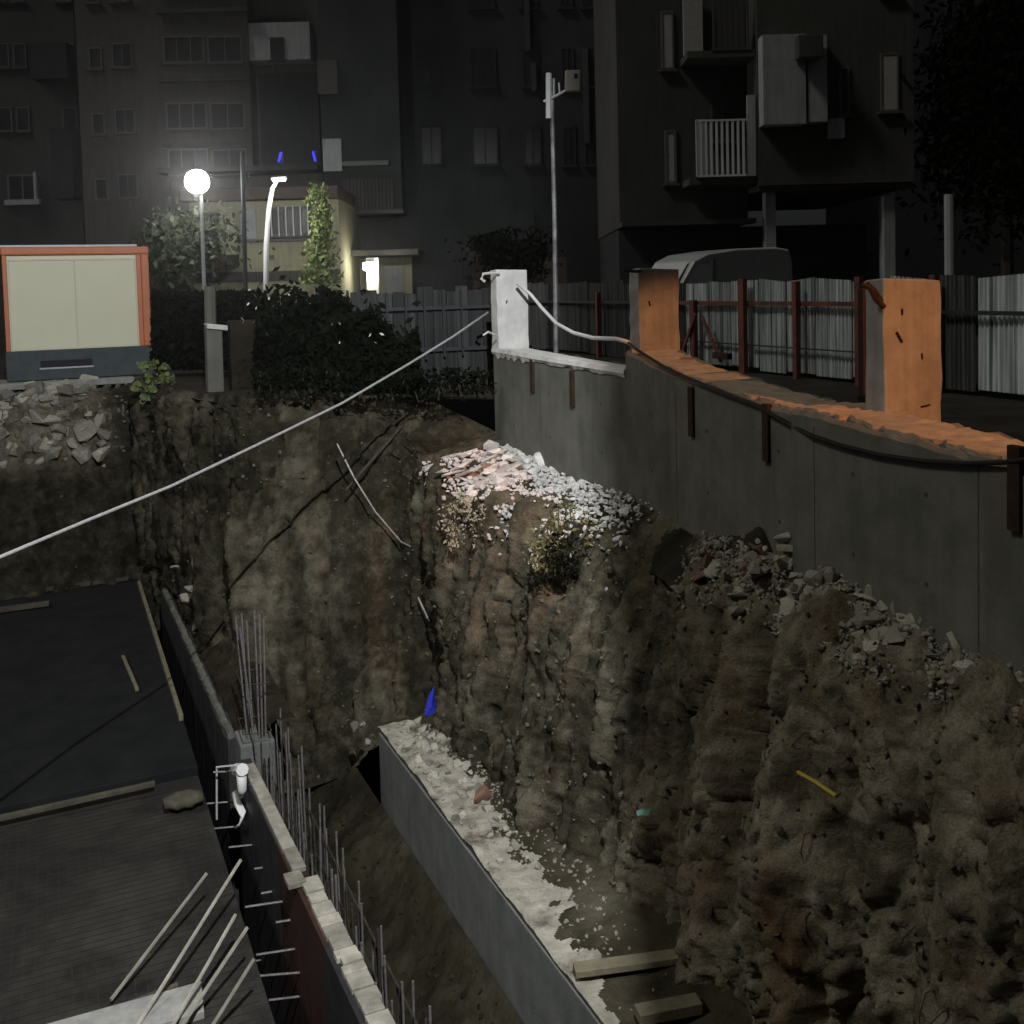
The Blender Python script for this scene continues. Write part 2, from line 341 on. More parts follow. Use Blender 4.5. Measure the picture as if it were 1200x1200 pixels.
def sweep_grid(ST, ds=.04, nt=150):
    S = np.array(ST, float); rim = (S[:,1] + S[:,3]) / 2
    L = np.r_[0, np.cumsum(np.linalg.norm(np.diff(rim, axis=0), axis=1))]
    # finer near the camera
    s = [0.0]
    while s[-1] < L[-1]:
        i = min(np.searchsorted(L, s[-1], side='right') - 1, len(L) - 2)
        dist = np.linalg.norm(rim[i][:2]); s.append(s[-1] + ds * max(.6, min(2.4, dist / 9)))
    s = np.array(s)
    G = np.empty((len(s), S.shape[1], 3))
    for j in range(S.shape[1]):
        for c in range(3): G[:, j, c] = np.interp(s, L, S[:, j, c])
    # smooth plan corners a little
    for _ in range(6): G[1:-1] = (G[:-2] + 2*G[1:-1] + G[2:]) / 4
    tk = np.linspace(0, 1, S.shape[1]); tt = np.linspace(0, 1, nt)
    H = np.empty((len(s), nt, 3))
    j = np.clip(np.searchsorted(tk, tt, side='right') - 1, 0, len(tk) - 2); w = (tt - tk[j]) / (tk[j+1] - tk[j])
    w = w[None, :, None]
    H = G[:, j] * (1 - w) + G[:, j+1] * w
    for _ in range(4): H[:, 1:-1] = (H[:, :-2] + 2*H[:, 1:-1] + H[:, 2:]) / 4
    return s, tt, H
s_, t_, H = sweep_grid(ST)
ds_ = np.gradient(H, axis=0); dt_ = np.gradient(H, axis=1)
Nn = np.cross(ds_, dt_); Nn /= (np.linalg.norm(Nn, axis=2, keepdims=True) + 1e-9)
# the stations run with the pit on their left-hand side: make normals point into the pit
cx = np.array([2.0, 10.0, 3.0]);
if np.mean(np.sum(Nn[:60] * np.array([-1, 0, 0]), axis=2)) < 0: Nn = -Nn
sv = np.repeat(s_[:, None], len(t_), 1)
fade = np.clip(t_ / .14, 0, 1)[None, :]
# vertical spalls, lumps, crumbs
Pv = np.stack([sv * 1.5 + .5 * fbm(H * .9, 3, 3), H[..., 2] * .32, H[..., 0] * .2], -1)
col = fbm(Pv, 3, 5)
rid = 1 - np.abs(fbm(np.stack([sv * 2.6, H[..., 2] * .45, H[..., 1] * .1], -1), 3, 9)) * 2.2
lump = fbm(H * 1.1, 4, 21)
ledge = fbm(np.stack([H[..., 0]*.5, H[..., 1]*.5, H[..., 2]*2.6], -1) + .4*lump[..., None], 3, 33)
steps = np.floor((lump + .3*col) * 5) / 5
fine = fbm(H * 7, 4, 41); crumb = fbm(H * 20, 2, 55)
low = np.clip((5.0 - H[..., 2]) / 1.5, 0, 1)
near = np.clip((11.5 - H[..., 1]) / 3, .75, 1)
col2 = fbm(np.stack([sv * 3.1 + .8*lump, H[..., 2] * .5, H[..., 0] * .2], -1), 3, 63)
cre = np.clip(np.abs(fbm(np.stack([sv * 1.9 + .9*fbm(H*1.5,3,67), H[..., 2]*.38, H[..., 1]*.05], -1), 2, 77)) * 5, 0, 1)   # dark clefts
def worley(U, V, seed):
    iu, iv = np.floor(U).astype(np.int64), np.floor(V).astype(np.int64); f1 = np.full(U.shape, 9.); f2 = f1.copy(); cid = np.zeros(U.shape)
    for du in (-1,0,1):
        for dv in (-1,0,1):
            a, b = iu+du, iv+dv; z0 = np.zeros_like(a)
            d = np.hypot(a + _hash(a, b, z0, seed) - U, b + _hash(a, b, z0, seed+1) - V); r = _hash(a, b, z0, seed+2)
            m = d < f1; f2 = np.where(m, f1, np.minimum(f2, d)); cid = np.where(m, r, cid); f1 = np.where(m, d, f1)
    return f2 - f1, cid
wp = fbm(H*1.7, 3, 171); wq = fbm(H*1.7 + 31, 3, 173)
e1, c1_ = worley(sv*2.1 + .40*wp, H[..., 2]*.42 + .35*wq, 181)
e2, c2_ = worley(sv*6.2 + .7*wq, H[..., 2]*1.15 + .7*wp, 187)
clod = .19*(c1_-.5) - .12*np.clip(1-e1/.14, 0, 1) + .065*(c2_-.5) - .035*np.clip(1-e2/.18, 0, 1)
spl = np.tanh(3.6*fbm(np.stack([sv*2.9 + .45*lump + .16*fine, H[..., 2]*.22, H[..., 0]*.1], -1), 2, 131))
spl_w = np.clip((9.5 - H[..., 1])/2.5, .4, 1) * np.clip((4.9 + .5*lump - H[..., 2])/.7, .12, 1)
plate = np.floor((col2 + .25*fine) * 3.5) / 3.5
disp = .20*col + .06*rid*(.4+.9*low) + .09*lump + .07*steps + .04*ledge + .05*fine + .034*crumb + .19*spl*spl_w + clod + near*(.06*plate*(.3+low) + .10*(cre-1)*(.35+.65*low))
H2 = H + Nn * (disp * fade)[..., None]
H2[..., 2] += (.05*fine + .03*crumb)*(1 - fade)*0 + .04*fine*(1-np.abs(Nn[..., 2]))
ns, ntt = H2.shape[:2]
idx = np.arange(ns*ntt).reshape(ns, ntt)
Fq = np.stack([idx[:-1,:-1], idx[1:,:-1], idx[1:,1:], idx[:-1,1:]], -1).reshape(-1, 4)
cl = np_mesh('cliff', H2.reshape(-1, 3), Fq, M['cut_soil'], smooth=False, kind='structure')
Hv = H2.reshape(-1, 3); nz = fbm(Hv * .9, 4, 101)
dry = np.clip(.66 - (Hv[:, 1] - 6.4) / 4.4, .06, .95) + .35*nz + .16*(spl.reshape(-1))*spl_w.reshape(-1)  # near soil paler; floodlit middle darkened so its shade is in the colour
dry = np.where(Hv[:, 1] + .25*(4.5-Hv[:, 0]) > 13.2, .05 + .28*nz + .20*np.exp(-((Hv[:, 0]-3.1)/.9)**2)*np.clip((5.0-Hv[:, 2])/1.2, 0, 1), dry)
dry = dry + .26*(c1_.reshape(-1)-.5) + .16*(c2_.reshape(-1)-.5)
dry = np.where((Hv[:, 1] > 21.5) & (Hv[:, 0] < 1.4), np.clip((Hv[:, 2]-4.2)/1.2, 0, .7)*np.clip((1.2-Hv[:, 0])/.6, 0, 1) + .3*nz, dry)  # bank under the cabin: paler where lit, shade painted darker below and right
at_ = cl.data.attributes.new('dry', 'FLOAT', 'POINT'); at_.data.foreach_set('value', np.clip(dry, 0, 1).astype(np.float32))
def on_cliff(x, y, t0, t1):
    """a point of the displaced cliff nearest a plan point, at profile fraction t0..t1"""
    k = int(random.uniform(t0, t1) * (ntt - 1))
    d = (H2[:, k, 0]-x)**2 + (H2[:, k, 1]-y)**2
    i = int(np.argmin(d)); return Vector(H2[i, k]), Vector(Nn[i, k])

def sheet(name, xs, ys, zf, m, kind='structure', smooth=True):
    X, Y = np.meshgrid(xs, ys, indexing='ij'); Z = zf(X, Y)
    V = np.stack([X, Y, Z], -1).reshape(-1, 3); a, b = X.shape; ii = np.arange(a*b).reshape(a, b)
    F = np.stack([ii[:-1,:-1], ii[1:,:-1], ii[1:,1:], ii[:-1,1:]], -1).reshape(-1, 4)
    return np_mesh(name, V, F, m, smooth, kind)
def p3(X, Y, s): return np.stack([X*s, Y*s, X*0], -1)
# terrace between the grey wall and the cliff
TZ = lambda X, Y: 2.27 + .05*fbm(p3(X,Y,1.6),4,70) + .025*fbm(p3(X,Y,7),3,71) + .13*np.clip((X-4.25)/.5,0,1)
sheet('terrace', np.arange(3.655, 5.3, .025), np.arange(1.0, 12.9, .03), TZ, M['soil'])
xs, ys = np.arange(3.655, 4.9, .022), np.arange(6.0, 12.78, .022)
X_, Y_ = np.meshgrid(xs, ys, indexing='ij'); Z_ = TZ(X_, Y_) + .012 + .02*np.clip(fbm(p3(X_,Y_,9),3,111),0,1)
keep = (4.12 + .10*np.clip((Y_-9)/3,0,1) - X_)*1.6 + .55*fbm(p3(X_,Y_,2.3),4,113) + .35*fbm(p3(X_,Y_,8),3,114) - .30*np.clip(8.6-Y_,0,2)
a_, b_ = X_.shape; ii = np.arange(a_*b_).reshape(a_, b_); kf = (keep[:-1,:-1] > 0) & (keep[1:,1:] > 0)
F_ = np.stack([ii[:-1,:-1], ii[1:,:-1], ii[1:,1:], ii[:-1,1:]], -1)[kf]
np_mesh('debris_layer', np.stack([X_, Y_, Z_], -1).reshape(-1, 3), F_, M['dust'], False, 'structure')
# soil slope of the trench between grey wall and formwork
def SZ(X, Y):
    w = np.clip((X - 2.12) / 1.5, 0, 1)
    return .35 + .95*w**1.2 + (.24*fbm(p3(X,Y,1.3),4,80) + .09*fbm(p3(X,Y,5),4,81))*np.clip((3.62-X)/.25,0,1) - .25*np.clip((Y-12.6),0,1.4)*0
sheet('trench_slope', np.arange(2.12, 3.66, .035), np.arange(2, 15.2, .035), SZ, M['clay'])
sheet('pit_floor', np.arange(-10, 6.5, .5), np.arange(-.9, 24, .5), lambda X, Y: -.3 + .08*fbm(p3(X,Y,.8),3,90), M['soil_dark'])

# ground round the pit, out to the horizon
bm = bmesh.new(); R = 900
outer = [bm.verts.new((x, y, 6.25)) for x, y in ((-R,-R),(R,-R),(R,R),(-R,R))]
inner_xy = [(-9.5,-.95),(4.9,-.95),(5.0,1.0),(5.35,3.9),(5.75,6.2),(6.2,10),(6.35,14.45),(5.3,15.3),(4.3,15.6),(3.4,15.7),(2.7,15.95),(2.2,17.4),(1.85,19.6),(1.7,23.3),(-9.5,23.3)]
inner = [bm.verts.new((x, y, 6.25)) for x, y in inner_xy]
es = [bm.edges.new((outer[i], outer[(i+1)%4])) for i in range(4)] + [bm.edges.new((inner[i], inner[(i+1)%len(inner)])) for i in range(len(inner))]
bmesh.ops.triangle_fill(bm, use_beauty=True, edges=es)
for f in bm.faces:
    if f.normal.z < 0: f.normal_flip()
me = bpy.data.meshes.new('ground'); bm.to_mesh(me); bm.free(); me.materials.append(M['ground'])
g = bpy.data.objects.new('ground', me); COL.objects.link(g); g['kind'] = 'structure'

# ------------------------------------------------------------------ the retaining wall along the pit, its pillars
def wall_run(front, th, zb, name, parent, m, nsub=10):
    """front: [(x, y, ztop)], th thick to the right; a wavy broken top edge"""
    P = []
    for i in range(len(front)-1):
        a, b = Vector(front[i]), Vector(front[i+1])
        for k in range(nsub): P.append(a.lerp(b, k/nsub))
    P.append(Vector(front[-1]))
    mb = MB(); vs = []; fs = []
    for i, p in enumerate(P):
        d = (P[min(i+1,len(P)-1)] - P[max(i-1,0)]); n = Vector((-d.y, d.x, 0)).normalized()
        if n.x < 0: n = -n
        j = random.uniform(-.018, .012); q = p + n*th
        vs += [(p.x, p.y, zb), (p.x, p.y, p.z-.03+j*.5), (p.x+n.x*.03, p.y+n.y*.03, p.z+j), (q.x-n.x*.03, q.y, p.z+random.uniform(-.02,.02)), (q.x, q.y, p.z-.03), (q.x, q.y, zb)]
    for i in range(len(P)-1):
        for k in range(5): fs.append((i*6+k, i*6+k+1, i*6+6+k+1, i*6+6+k))
    fs += [tuple(range(6)), tuple((len(P)-1)*6+k for k in range(6))]
    return mb.add(vs, fs).build(name, m, parent)
rw = thing('retaining_wall', 'long grey concrete retaining wall along the top of the cliff', 'wall', (5.9, 8, 5.3))
FA = [(6.14,14.37,7.02),(6.05,12.2,6.99),(5.99,10.16,6.97)]
FB = [(5.985,10.155,7.22),(5.86,9.1,7.06),(5.62,7.5,6.95),(5.50,6.62,6.9)]
FC = [(5.44,6.615,6.94),(5.36,6.0,6.93),(5.22,5.0,6.89),(5.05,4.1,6.86),(4.86,3.0,6.85),(4.6,1.4,6.84)]
wall_run(FA, .62, 4.9, 'wall_section', rw, M['concrete'])
wall_run(FB, .66, 4.9, 'wall_section', rw, M['concrete'])
wall_run(FC, .70, 4.9, 'wall_section', rw, M['concrete'])
mb = MB(); vs = []; fs = []; n = 40          # mortar spilt over the top edge
for i in range(n+1):
    u = i/n; a, b = (FA[0], FA[1]) if u < .5 else (FA[1], FA[2]); w = (u*2) % 1 if u < 1 else 1
    c = Vector(a).lerp(Vector(b), w); q = random.uniform(.02,.11)*(1-.6*u)
    vs += [(c.x-.012, c.y, c.z-.02-q), (c.x-.035, c.y, c.z-.01), (c.x-.02, c.y, c.z+.035+random.uniform(0,.02)), (c.x+.42*(1-.5*u), c.y, c.z+.045), (c.x+.45*(1-.5*u), c.y, c.z-.01)]
for i in range(n):
    for k in range(4): fs.append((i*5+k, i*5+k+1, i*5+6+k, i*5+5+k))
mb.add(vs, fs + [(0,1,2,3,4), tuple(n*5+k for k in range(5))]).build('mortar_cap', M['plaster'], rw)
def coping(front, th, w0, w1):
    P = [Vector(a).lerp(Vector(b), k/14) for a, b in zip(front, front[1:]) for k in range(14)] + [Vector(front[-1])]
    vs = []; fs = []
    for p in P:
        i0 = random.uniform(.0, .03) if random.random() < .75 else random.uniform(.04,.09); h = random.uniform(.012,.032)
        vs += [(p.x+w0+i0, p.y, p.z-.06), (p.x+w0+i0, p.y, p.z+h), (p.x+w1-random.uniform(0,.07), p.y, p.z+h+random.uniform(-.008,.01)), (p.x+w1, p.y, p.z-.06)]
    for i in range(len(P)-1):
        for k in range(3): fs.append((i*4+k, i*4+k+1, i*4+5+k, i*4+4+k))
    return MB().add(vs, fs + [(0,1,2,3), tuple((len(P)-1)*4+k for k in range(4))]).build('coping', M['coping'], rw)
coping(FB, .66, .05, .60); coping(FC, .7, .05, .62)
for (x, y) in ((625,440),(672,455),(812,482),(900,507),(1192,572)):      # rusty flat bars cast in the face
    def fx(Y):
        pts = FA + FB + FC
        for a, b in zip(pts, pts[1:]):
            if b[1] <= Y <= a[1] and a[1] > b[1]: return a[0] + (b[0]-a[0])*(a[1]-Y)/(a[1]-b[1])
        return 5.0
    p = pix(x, y, X=5.8)
    for _ in range(5): p = pix(x, y, X=fx(p.y))
    w = .09; h = .50 if x > 700 else .46
    MB().obox((p.x-.012, p.y, p.z), (.05,0,0), (.006,w,0), (0,0,h)).build('steel_strap', M['rust'], rw, bevel=.006)
for Yj in (12.6, 8.9, 6.3, 4.5):
    MB().box((fx(Yj)-.003, Yj-.004, 5.2), (fx(Yj)+.02, Yj+.004, 6.84)).build('panel_joint', M['joint'], rw)
for Yj in (13.6, 12.3, 10.8, 9.5, 8.2, 6.9, 5.8, 5.0, 4.0):
    for zj in (5.95, 6.55): MB().tube([(fx(Yj)-.004, Yj, zj), (fx(Yj)+.02, Yj, zj)], .018, 8).build('tie_hole', M['joint'], rw)

def pillar(label, x0, x1, y0, y1, z0, z1, m, chips):
    p = thing('concrete_pillar', label, 'pillar', ((x0+x1)/2, (y0+y1)/2, z0), 0, 'pillars on the retaining wall')
    mb = MB(); n = 9; vs = []; fs = []
    for k in range(n+1):
        z = z0 + (z1-z0)*k/n; j = lambda: random.uniform(-.008, .008)
        jj = .02 if k == n else 0
        vs += [(x0+j(), y0+j(), z+j()*2*bool(jj)), (x1+j(), y0+j(), z-abs(j())*2*bool(jj)), (x1+j(), y1+j(), z), (x0+j(), y1+j(), z)]
    for k in range(n):
        for q in range(4): fs.append((k*4+q, k*4+(q+1)%4, k*4+4+(q+1)%4, k*4+4+q))
    fs += [(3,2,1,0), tuple(n*4+q for q in range(4))]
    mb.add(vs, fs).build('shaft', m, p, bevel=.012)
    for (u, v, w, h, a) in chips:
        c = Vector((x0 + (x1-x0)*u, y0-.004, z0+(z1-z0)*v)); ca, sa = math.cos(a), math.sin(a)
        MB().obox(c, (w*ca,0,w*sa), (0,.016,0), (-h*sa,0,h*ca)).build('chip', M['rust'], p, bevel=.003)
    return p
P1 = pillar('bright white lit concrete pillar at the far end of the wall', 6.11, 6.62, 14.1, 14.34, 6.98, 8.24, M['plaster'], ((.3,.62,.05,.02,1.2),))
P2 = pillar('middle orange lit concrete pillar on the wall, left of the red steel fence', 6.10, 6.64, 10.02, 10.24, 7.12, 8.15, M['concrete_pale'], ((.25,.62,.015,.06,.3),))
P3 = pillar('largest and nearest orange lit concrete pillar with cracks, on the right of the wall', 5.79, 6.38, 5.95, 6.15, 6.2, 7.97, M['concrete_pale'], ((.25,.75,.016,.10,.6),(.64,.66,.012,.05,.1),(.3,.86,.01,.05,.0),(.7,.44,.09,.012,.1)))
# hook of bent bar at the top of pillar one, bent straps at the others
MB().tube([pix(585,320,Y=14.05), pix(574,320,Y=14.0), pix(566,321,Y=13.95), pix(564,327,Y=13.95), pix(568,330,Y=13.95)], .022, 6).build('bent_bar', M['pvc'], P1)
MB().tube([pix(582,393,Y=14.0), pix(572,389,Y=13.9), pix(566,393,Y=13.9)], .016, 6).build('bent_bar', M['pvc'], P1)
MB().tube([pix(1010,333,Y=6.0), pix(1020,338,Y=5.97), pix(1026,350,Y=5.95), pix(1036,360,Y=5.94)], .022, 6).build('bent_bar', M['rust'], P3)
MB().tube([pix(1016,331,Y=6.02), pix(1026,340,Y=5.98), pix(1033,352,Y=5.94)], .014, 6).build('bent_bar', M['rust'], P3)
MB().tube([pix(730,317,Y=10.0), pix(745,318,Y=10.02), pix(760,318,Y=10.05)], .02, 6).build('bent_bar', M['rust'], P2)
# timber post beside pillar three
tp = thing('timber_post', 'dark brown post on the wall beside the nearest orange pillar', 'post', pix(1014, 470, Y=7.2))
a = pix(1014, 470, Y=7.2); b = pix(1013, 338, Y=7.2)
MB().obox((a+b)/2, (.10,0,0), (0,.07,0), b-a).build('post_body', M['formred'], tp, bevel=.008)
MB().obox(a+Vector((.09,0,.02)), (.34,.1,0), (0,.12,0), (0,0,.10)).build('foot_block', M['black'], tp, bevel=.01)

def sag(a, b, drop, n=24):
    a = Vector(a); b = Vector(b); return [a.lerp(b, i/n) - Vector((0,0,drop*4*(i/n)*(1-i/n))) for i in range(n+1)]
hp = [pix(x, y, d=d) for x, y, d in ((-60,673,7.4),(0,653,8),(100,611,9.1),(200,570,10.3),(300,522,11.7),(400,473,13),(480,426,14.1),(530,395,14.8),(572,366,15.3))]
hc = MB().tube(hp, .017, 8).build('hose', M['hose'], None, smooth=True); tag(hc, 'pale hose stretched across the pit to the white pillar', 'hose')
wc = MB().tube([pix(x, y, d=d) for x, y, d in ((606,332,15.3),(622,345,15.2),(636,362,14.9),(652,379,14.3),(672,390,13.6),(695,396,13.0),(722,397,12.2),(736,401,11.7))], .026, 8).build('cable', M['pvc'], None, smooth=True)
tag(wc, 'short white cable sagging between the white pillar and the middle pillar', 'cable')
def fwp(x, y):
    p = pix(x, y, X=5.8)
    for _ in range(6): p = pix(x, y, X=fx(p.y) - .03)
    return p
dc = MB().tube([fwp(x, y) for x, y in ((736,402),(748,411),(775,428),(805,443),(850,461),(890,476),(905,486),(925,497),(950,510),(985,522),(1030,533),(1080,540),(1130,543),(1175,542),(1205,538),(1240,530))], .017, 6).build('cable', M['cable'], None, smooth=True)
tag(dc, 'thin black cable sagging along the face of the grey concrete wall', 'cable')

# ------------------------------------------------------------------ rubble
def chunk_mesh(k, flat=1.0):
    bm = bmesh.new(); r = random.Random(k)
    for _ in range(20):
        v = Vector((r.uniform(-1,1), r.uniform(-1,1), r.uniform(-1,1)*flat))
        if v.length > .2: v = v.normalized()*r.uniform(.75,1) if r.random() < .4 else v*.8
        bm.verts.new(v)
    res = bmesh.ops.convex_hull(bm, input=bm.verts)
    bmesh.ops.delete(bm, geom=[v for v in bm.verts if not v.link_faces], context='VERTS')
    bmesh.ops.recalc_face_normals(bm, faces=bm.faces)
    me = bpy.data.meshes.new('stone'); bm.to_mesh(me); bm.free(); return me
CH = {}
def chunks(mname):
    if mname not in CH:
        CH[mname] = [chunk_mesh(i, f) for i, f in enumerate((1,.6,.8,.45,1,.7,.5,.9))]
        for me in CH[mname]: me.materials.append(M[mname])
    return CH[mname]
def stone(parent, p, size, mname, name='stone', flat=1.0):
    o = bpy.data.objects.new(name, random.choice(chunks(mname))); COL.objects.link(o); o.parent = parent
    e = Matrix.Rotation(random.uniform(0,6.28),4,'Z') @ Matrix.Rotation(random.uniform(-.9,.9)*flat,4,'X') @ Matrix.Rotation(random.uniform(-.9,.9)*flat,4,'Y')
    sc = Matrix.Diagonal((size*random.uniform(.7,1.25), size*random.uniform(.7,1.25), size*random.uniform(.6,1.0)*flat, 1))
    o.matrix_basis = world_of(parent).inverted() @ (Matrix.Translation(p) @ e @ sc)
    return o
def gravel(parent, pts, smin, smax, mname, name='gravel'):
    V = []; F = []; n = 0
    base = chunks(mname)
    src = [(np.array([v.co for v in me.vertices]), [tuple(p.vertices) for p in me.polygons]) for me in base]
    for p in pts:
        bv, bf = random.choice(src); s = random.uniform(smin, smax)
        R3 = np.array((Matrix.Rotation(random.uniform(0,6.28),3,'Z') @ Matrix.Rotation(random.uniform(0,3),3,'X')))
        vv = (bv * s * np.array([random.uniform(.6,1.2) for _ in range(3)])) @ R3.T + np.array(p)
        V.append(vv); F += [tuple(i+n for i in f) for f in bf]; n += len(bv)
    V = np.concatenate(V); mb = MB(); mb.v = [Vector(v) for v in V]; mb.f = F
    o = mb.build(name, M[mname], parent, recalc=False); o['kind'] = 'stuff'; return o

rp = thing('rubble_pile', 'heap of bright white broken plaster and stone under the end of the wall', 'rubble', (5.4, 12.4, 5.4))
gp = []
for _ in range(260):
    Y = random.triangular(9.2, 14.0, 13.0); p, n = on_cliff(5.6, Y, .0, .27)
    if p.x > 6.0: p.x = 6.0
    hgt = max(0, .10*math.exp(-((p.y-13.0)/.8)**2))
    stone(rp, p + Vector((random.uniform(-.1,.1), random.uniform(-.1,.1), random.uniform(-.03,.03)+hgt*random.random())), random.choice((.04,.05,.06,.07,.09,.13))*(1.35 if Y > 12 else .8), 'white_rubble', flat=random.choice((.35,.5,.8)))
for _ in range(3800):
    Y = random.triangular(9.2, 14.0, 12.9); p, n = on_cliff(5.6, Y, .0, .30 if random.random() < .8 else .42); gp.append(p + Vector((random.gauss(0,.07), random.gauss(0,.07), .015)))
for (x, y, s_) in ((548,545,.22),(572,530,.20),(590,546,.22),(560,556,.18),(528,547,.17),(612,554,.18),(540,538,.15),(602,538,.15),(580,558,.2),(518,545,.13)):
    stone(rp, pix(x, y+8, d=13.8), s_*1.1, 'white_rubble', flat=.45)
gravel(rp, gp, .015, .05, 'white_rubble')
rp2 = thing('rubble_pile', 'heap of dull broken stones on the ledge against the near wall', 'rubble', (5.2, 6.0, 5.4))
gp = []
for _ in range(270):
    Y = random.triangular(3.2, 8.2, 6.2); p, n = on_cliff(5.3, Y, .0, .27)
    hgt = max(0, .24*math.exp(-((p.y-6.8)/.7)**2))
    stone(rp2, p + Vector((random.uniform(-.06,.06), random.uniform(-.08,.08), random.uniform(-.02,.02) + hgt*random.random())), random.choice((.03,.035,.045,.06,.08,.11)), 'pale_rubble' if random.random() < .93 else 'brick')
for _ in range(5200):
    Y = random.triangular(3.0, 8.4, 5.6); p, n = on_cliff(5.3, Y, .0, .29); gp.append(p + Vector((random.gauss(0,.05), random.gauss(0,.05), .01)))
for _ in range(45):
    p, n = on_cliff(5.3, random.triangular(3.2, 7.6, 6.4), .0, .25); stone(rp2, p + Vector((0,0,random.uniform(0,.05))), random.uniform(.09,.15), 'pale_rubble', flat=random.choice((.5,1)))
gravel(rp2, gp, .008, .03, 'pale_rubble')
q = pix(1018, 680, Y=6.0)
MB().obox(q, (.10,.02,.03), (-.02,.09,0), (.10,0,.30)).build('leaning_block', M['concrete'], rp2, bevel=.012)
rp3 = thing('rubble_pile', 'pale crumbled rubble scattered on the terrace beside the blue cloth', 'rubble', (4.0, 11, 2.3))
gp = []
def tpt(x, y): return Vector((x, y, float(TZ(np.array(x), np.array(y)))))
for _ in range(150):
    Y = random.triangular(8.6, 12.75, 12.2); X = random.uniform(3.72, 3.95 + .35*min(1, (Y-6.5)/5)); stone(rp3, tpt(X, Y) + Vector((0,0,.02)), random.choice((.025,.035,.045,.06,.09)), 'pale_rubble')
for _ in range(900):
    Y = random.triangular(6.5, 12.8, 11.5); X = random.uniform(3.7, 4.5); gp.append(tpt(X, Y))
gravel(rp3, gp, .008, .03, 'rubble')
stone(rp3, tpt(4.12, 10.35)+Vector((0,0,.05)), .14, 'brick', 'brick_lump')
rp4 = thing('rubble_pile', 'broken stones bedded in the bank below the cream site cabin', 'rubble', (-.3, 22.8, 5.2))
gp = []
for _ in range(190):
    X = random.triangular(-3.0, 1.3, -.9); t0 = random.choice((.13,.16,.20,.30,.34,.44,.47,.52)); p, n = on_cliff(X, 22.7, t0, t0+.08)
    stone(rp4, p - n*.01, random.choice((.07,.10,.13,.17,.22,.27)), 'pale_rubble')
for _ in range(1700):
    X = random.triangular(-3.0, 1.5, -.8); t0 = random.choice((.12,.16,.30,.34,.46)); p, n = on_cliff(X, 22.7, t0, t0+.09); gp.append(p)
gravel(rp4, gp, .02, .06, 'pale_rubble')
rp5 = thing('rubble_pile', 'loose pale stones between the far pit wall and the soil bank', 'rubble', (2.0, 17, 2.4))
for (x, y, s) in ((222,690,.16),(228,735,.14),(232,742,.12),(238,752,.13),(226,755,.1),(243,760,.1),(235,770,.12),(415,852,.12),(425,850,.1),(430,870,.10),(216,700,.2),(205,665,.16)):
    stone(rp5, pix(x, y, d=(17 if x < 300 else 13.4)), s*.7, 'rubble')

# stones and roots bedded in the cut, too many and too small to tell apart
pts = []
for _ in range(2600):
    i = random.randrange(4, ns-4); k = random.randrange(int(ntt*.2), ntt-2)
    if H2[i, k, 1] > 16 and random.random() < .6: continue
    pts.append(Vector(H2[i, k]) + Vector(Nn[i, k])*.004)
gs = gravel(None, pts, .010, .04, 'clod', 'bedded_stones')
mb = MB()
for _ in range(90):
    i = random.randrange(4, ns-4); k = random.randrange(int(ntt*.22), int(ntt*.8)); p = Vector(H2[i, k]); n = Vector(Nn[i, k])
    if p.y > 15.5: continue
    q = p + n*.05; w = Vector((random.gauss(0,.05), random.gauss(0,.10), -random.uniform(.08,.30)))
    mb.tube([p - n*.02, q, q + w*.5 + n*.03, q + w], [.006,.005,.004,.002], 4)
o = mb.build('roots', M['bark'], None, recalc=False); o['kind'] = 'stuff'
tp_ = [Vector((x, y, float(SZ(np.array(x), np.array(y))))) for x, y in ((random.uniform(2.2,3.6), random.uniform(5,15)) for _ in range(450))]
gravel(None, tp_, .01, .05, 'soil_dark', 'trench_stones')
# ------------------------------------------------------------------ grey wall, terrace boards and litter
gw = thing('pit_wall', 'low smooth grey concrete wall holding the terrace above the trench', 'wall', (3.75, 8, 1.1))
MB().box((3.65, 1.0, .9), (3.88, 12.7, 2.22)).build('wall_body', M['concrete_grey'], gw, bevel=.012)
def plank(label, a, b, w, th, m='plank'):
    a = Vector(a); b = Vector(b); d = b - a; s = Vector((-d.y, d.x, 0)).normalized()*w
    o = MB().obox((a+b)/2, d, s, (0,0,th)).build('plank', M[m], None, bevel=.008); return tag(o, label, 'plank')
plank('long dull plank lying across the terrace above the shorter plank', (3.68,7.27,2.36), (4.66,6.99,2.37), .13, .06)
plank('short yellowish beam end at the bottom edge of the terrace', (3.86,6.57,2.38), (4.36,6.47,2.38), .14, .09)
o = MB().tube([pix(935,905,X=4.55), pix(955,916,X=4.53), pix(980,933,X=4.52)], .014, 6).build('stick', M['yellow'], None); tag(o, 'thin yellow stick caught on the brown cliff face', 'stick')
p = pix(755, 952, X=4.36); u_ = Vector((.9,-.42,.15)); w_ = Vector((-.1,-.15,.95)); mb = MB()
mb.add([p + u_*(.055*(i-2)/2) + w_*(.030*(j-1) + .010*math.sin(i*1.7)) + Vector((-.012*math.sin(i*2+j),0,0)) for i in range(5) for j in range(3)], [(i*3+j, i*3+j+1, i*3+j+4, i*3+j+3) for i in range(4) for j in range(2)])
tag(mb.build('plastic_scrap', M['mint'], None, smooth=True), 'small mint green plastic scrap on the brown cliff', 'litter')
c = pix(505, 835, Y=12.75); mb = MB()
mb.add([c+Vector((-.10,-.02,-.02)), c+Vector((.07,-.04,-.03)), c+Vector((.09,.06,.14)), c+Vector((.06,.0,.36)), c+Vector((-.03,.02,.20)), c+Vector((.02,.14,.0)), c+Vector((.0,-.05,.12))],
       [(0,1,6),(1,2,6),(2,3,6),(3,4,6),(4,0,6),(0,4,5),(4,3,5),(3,2,5),(2,1,5),(1,0,5)])
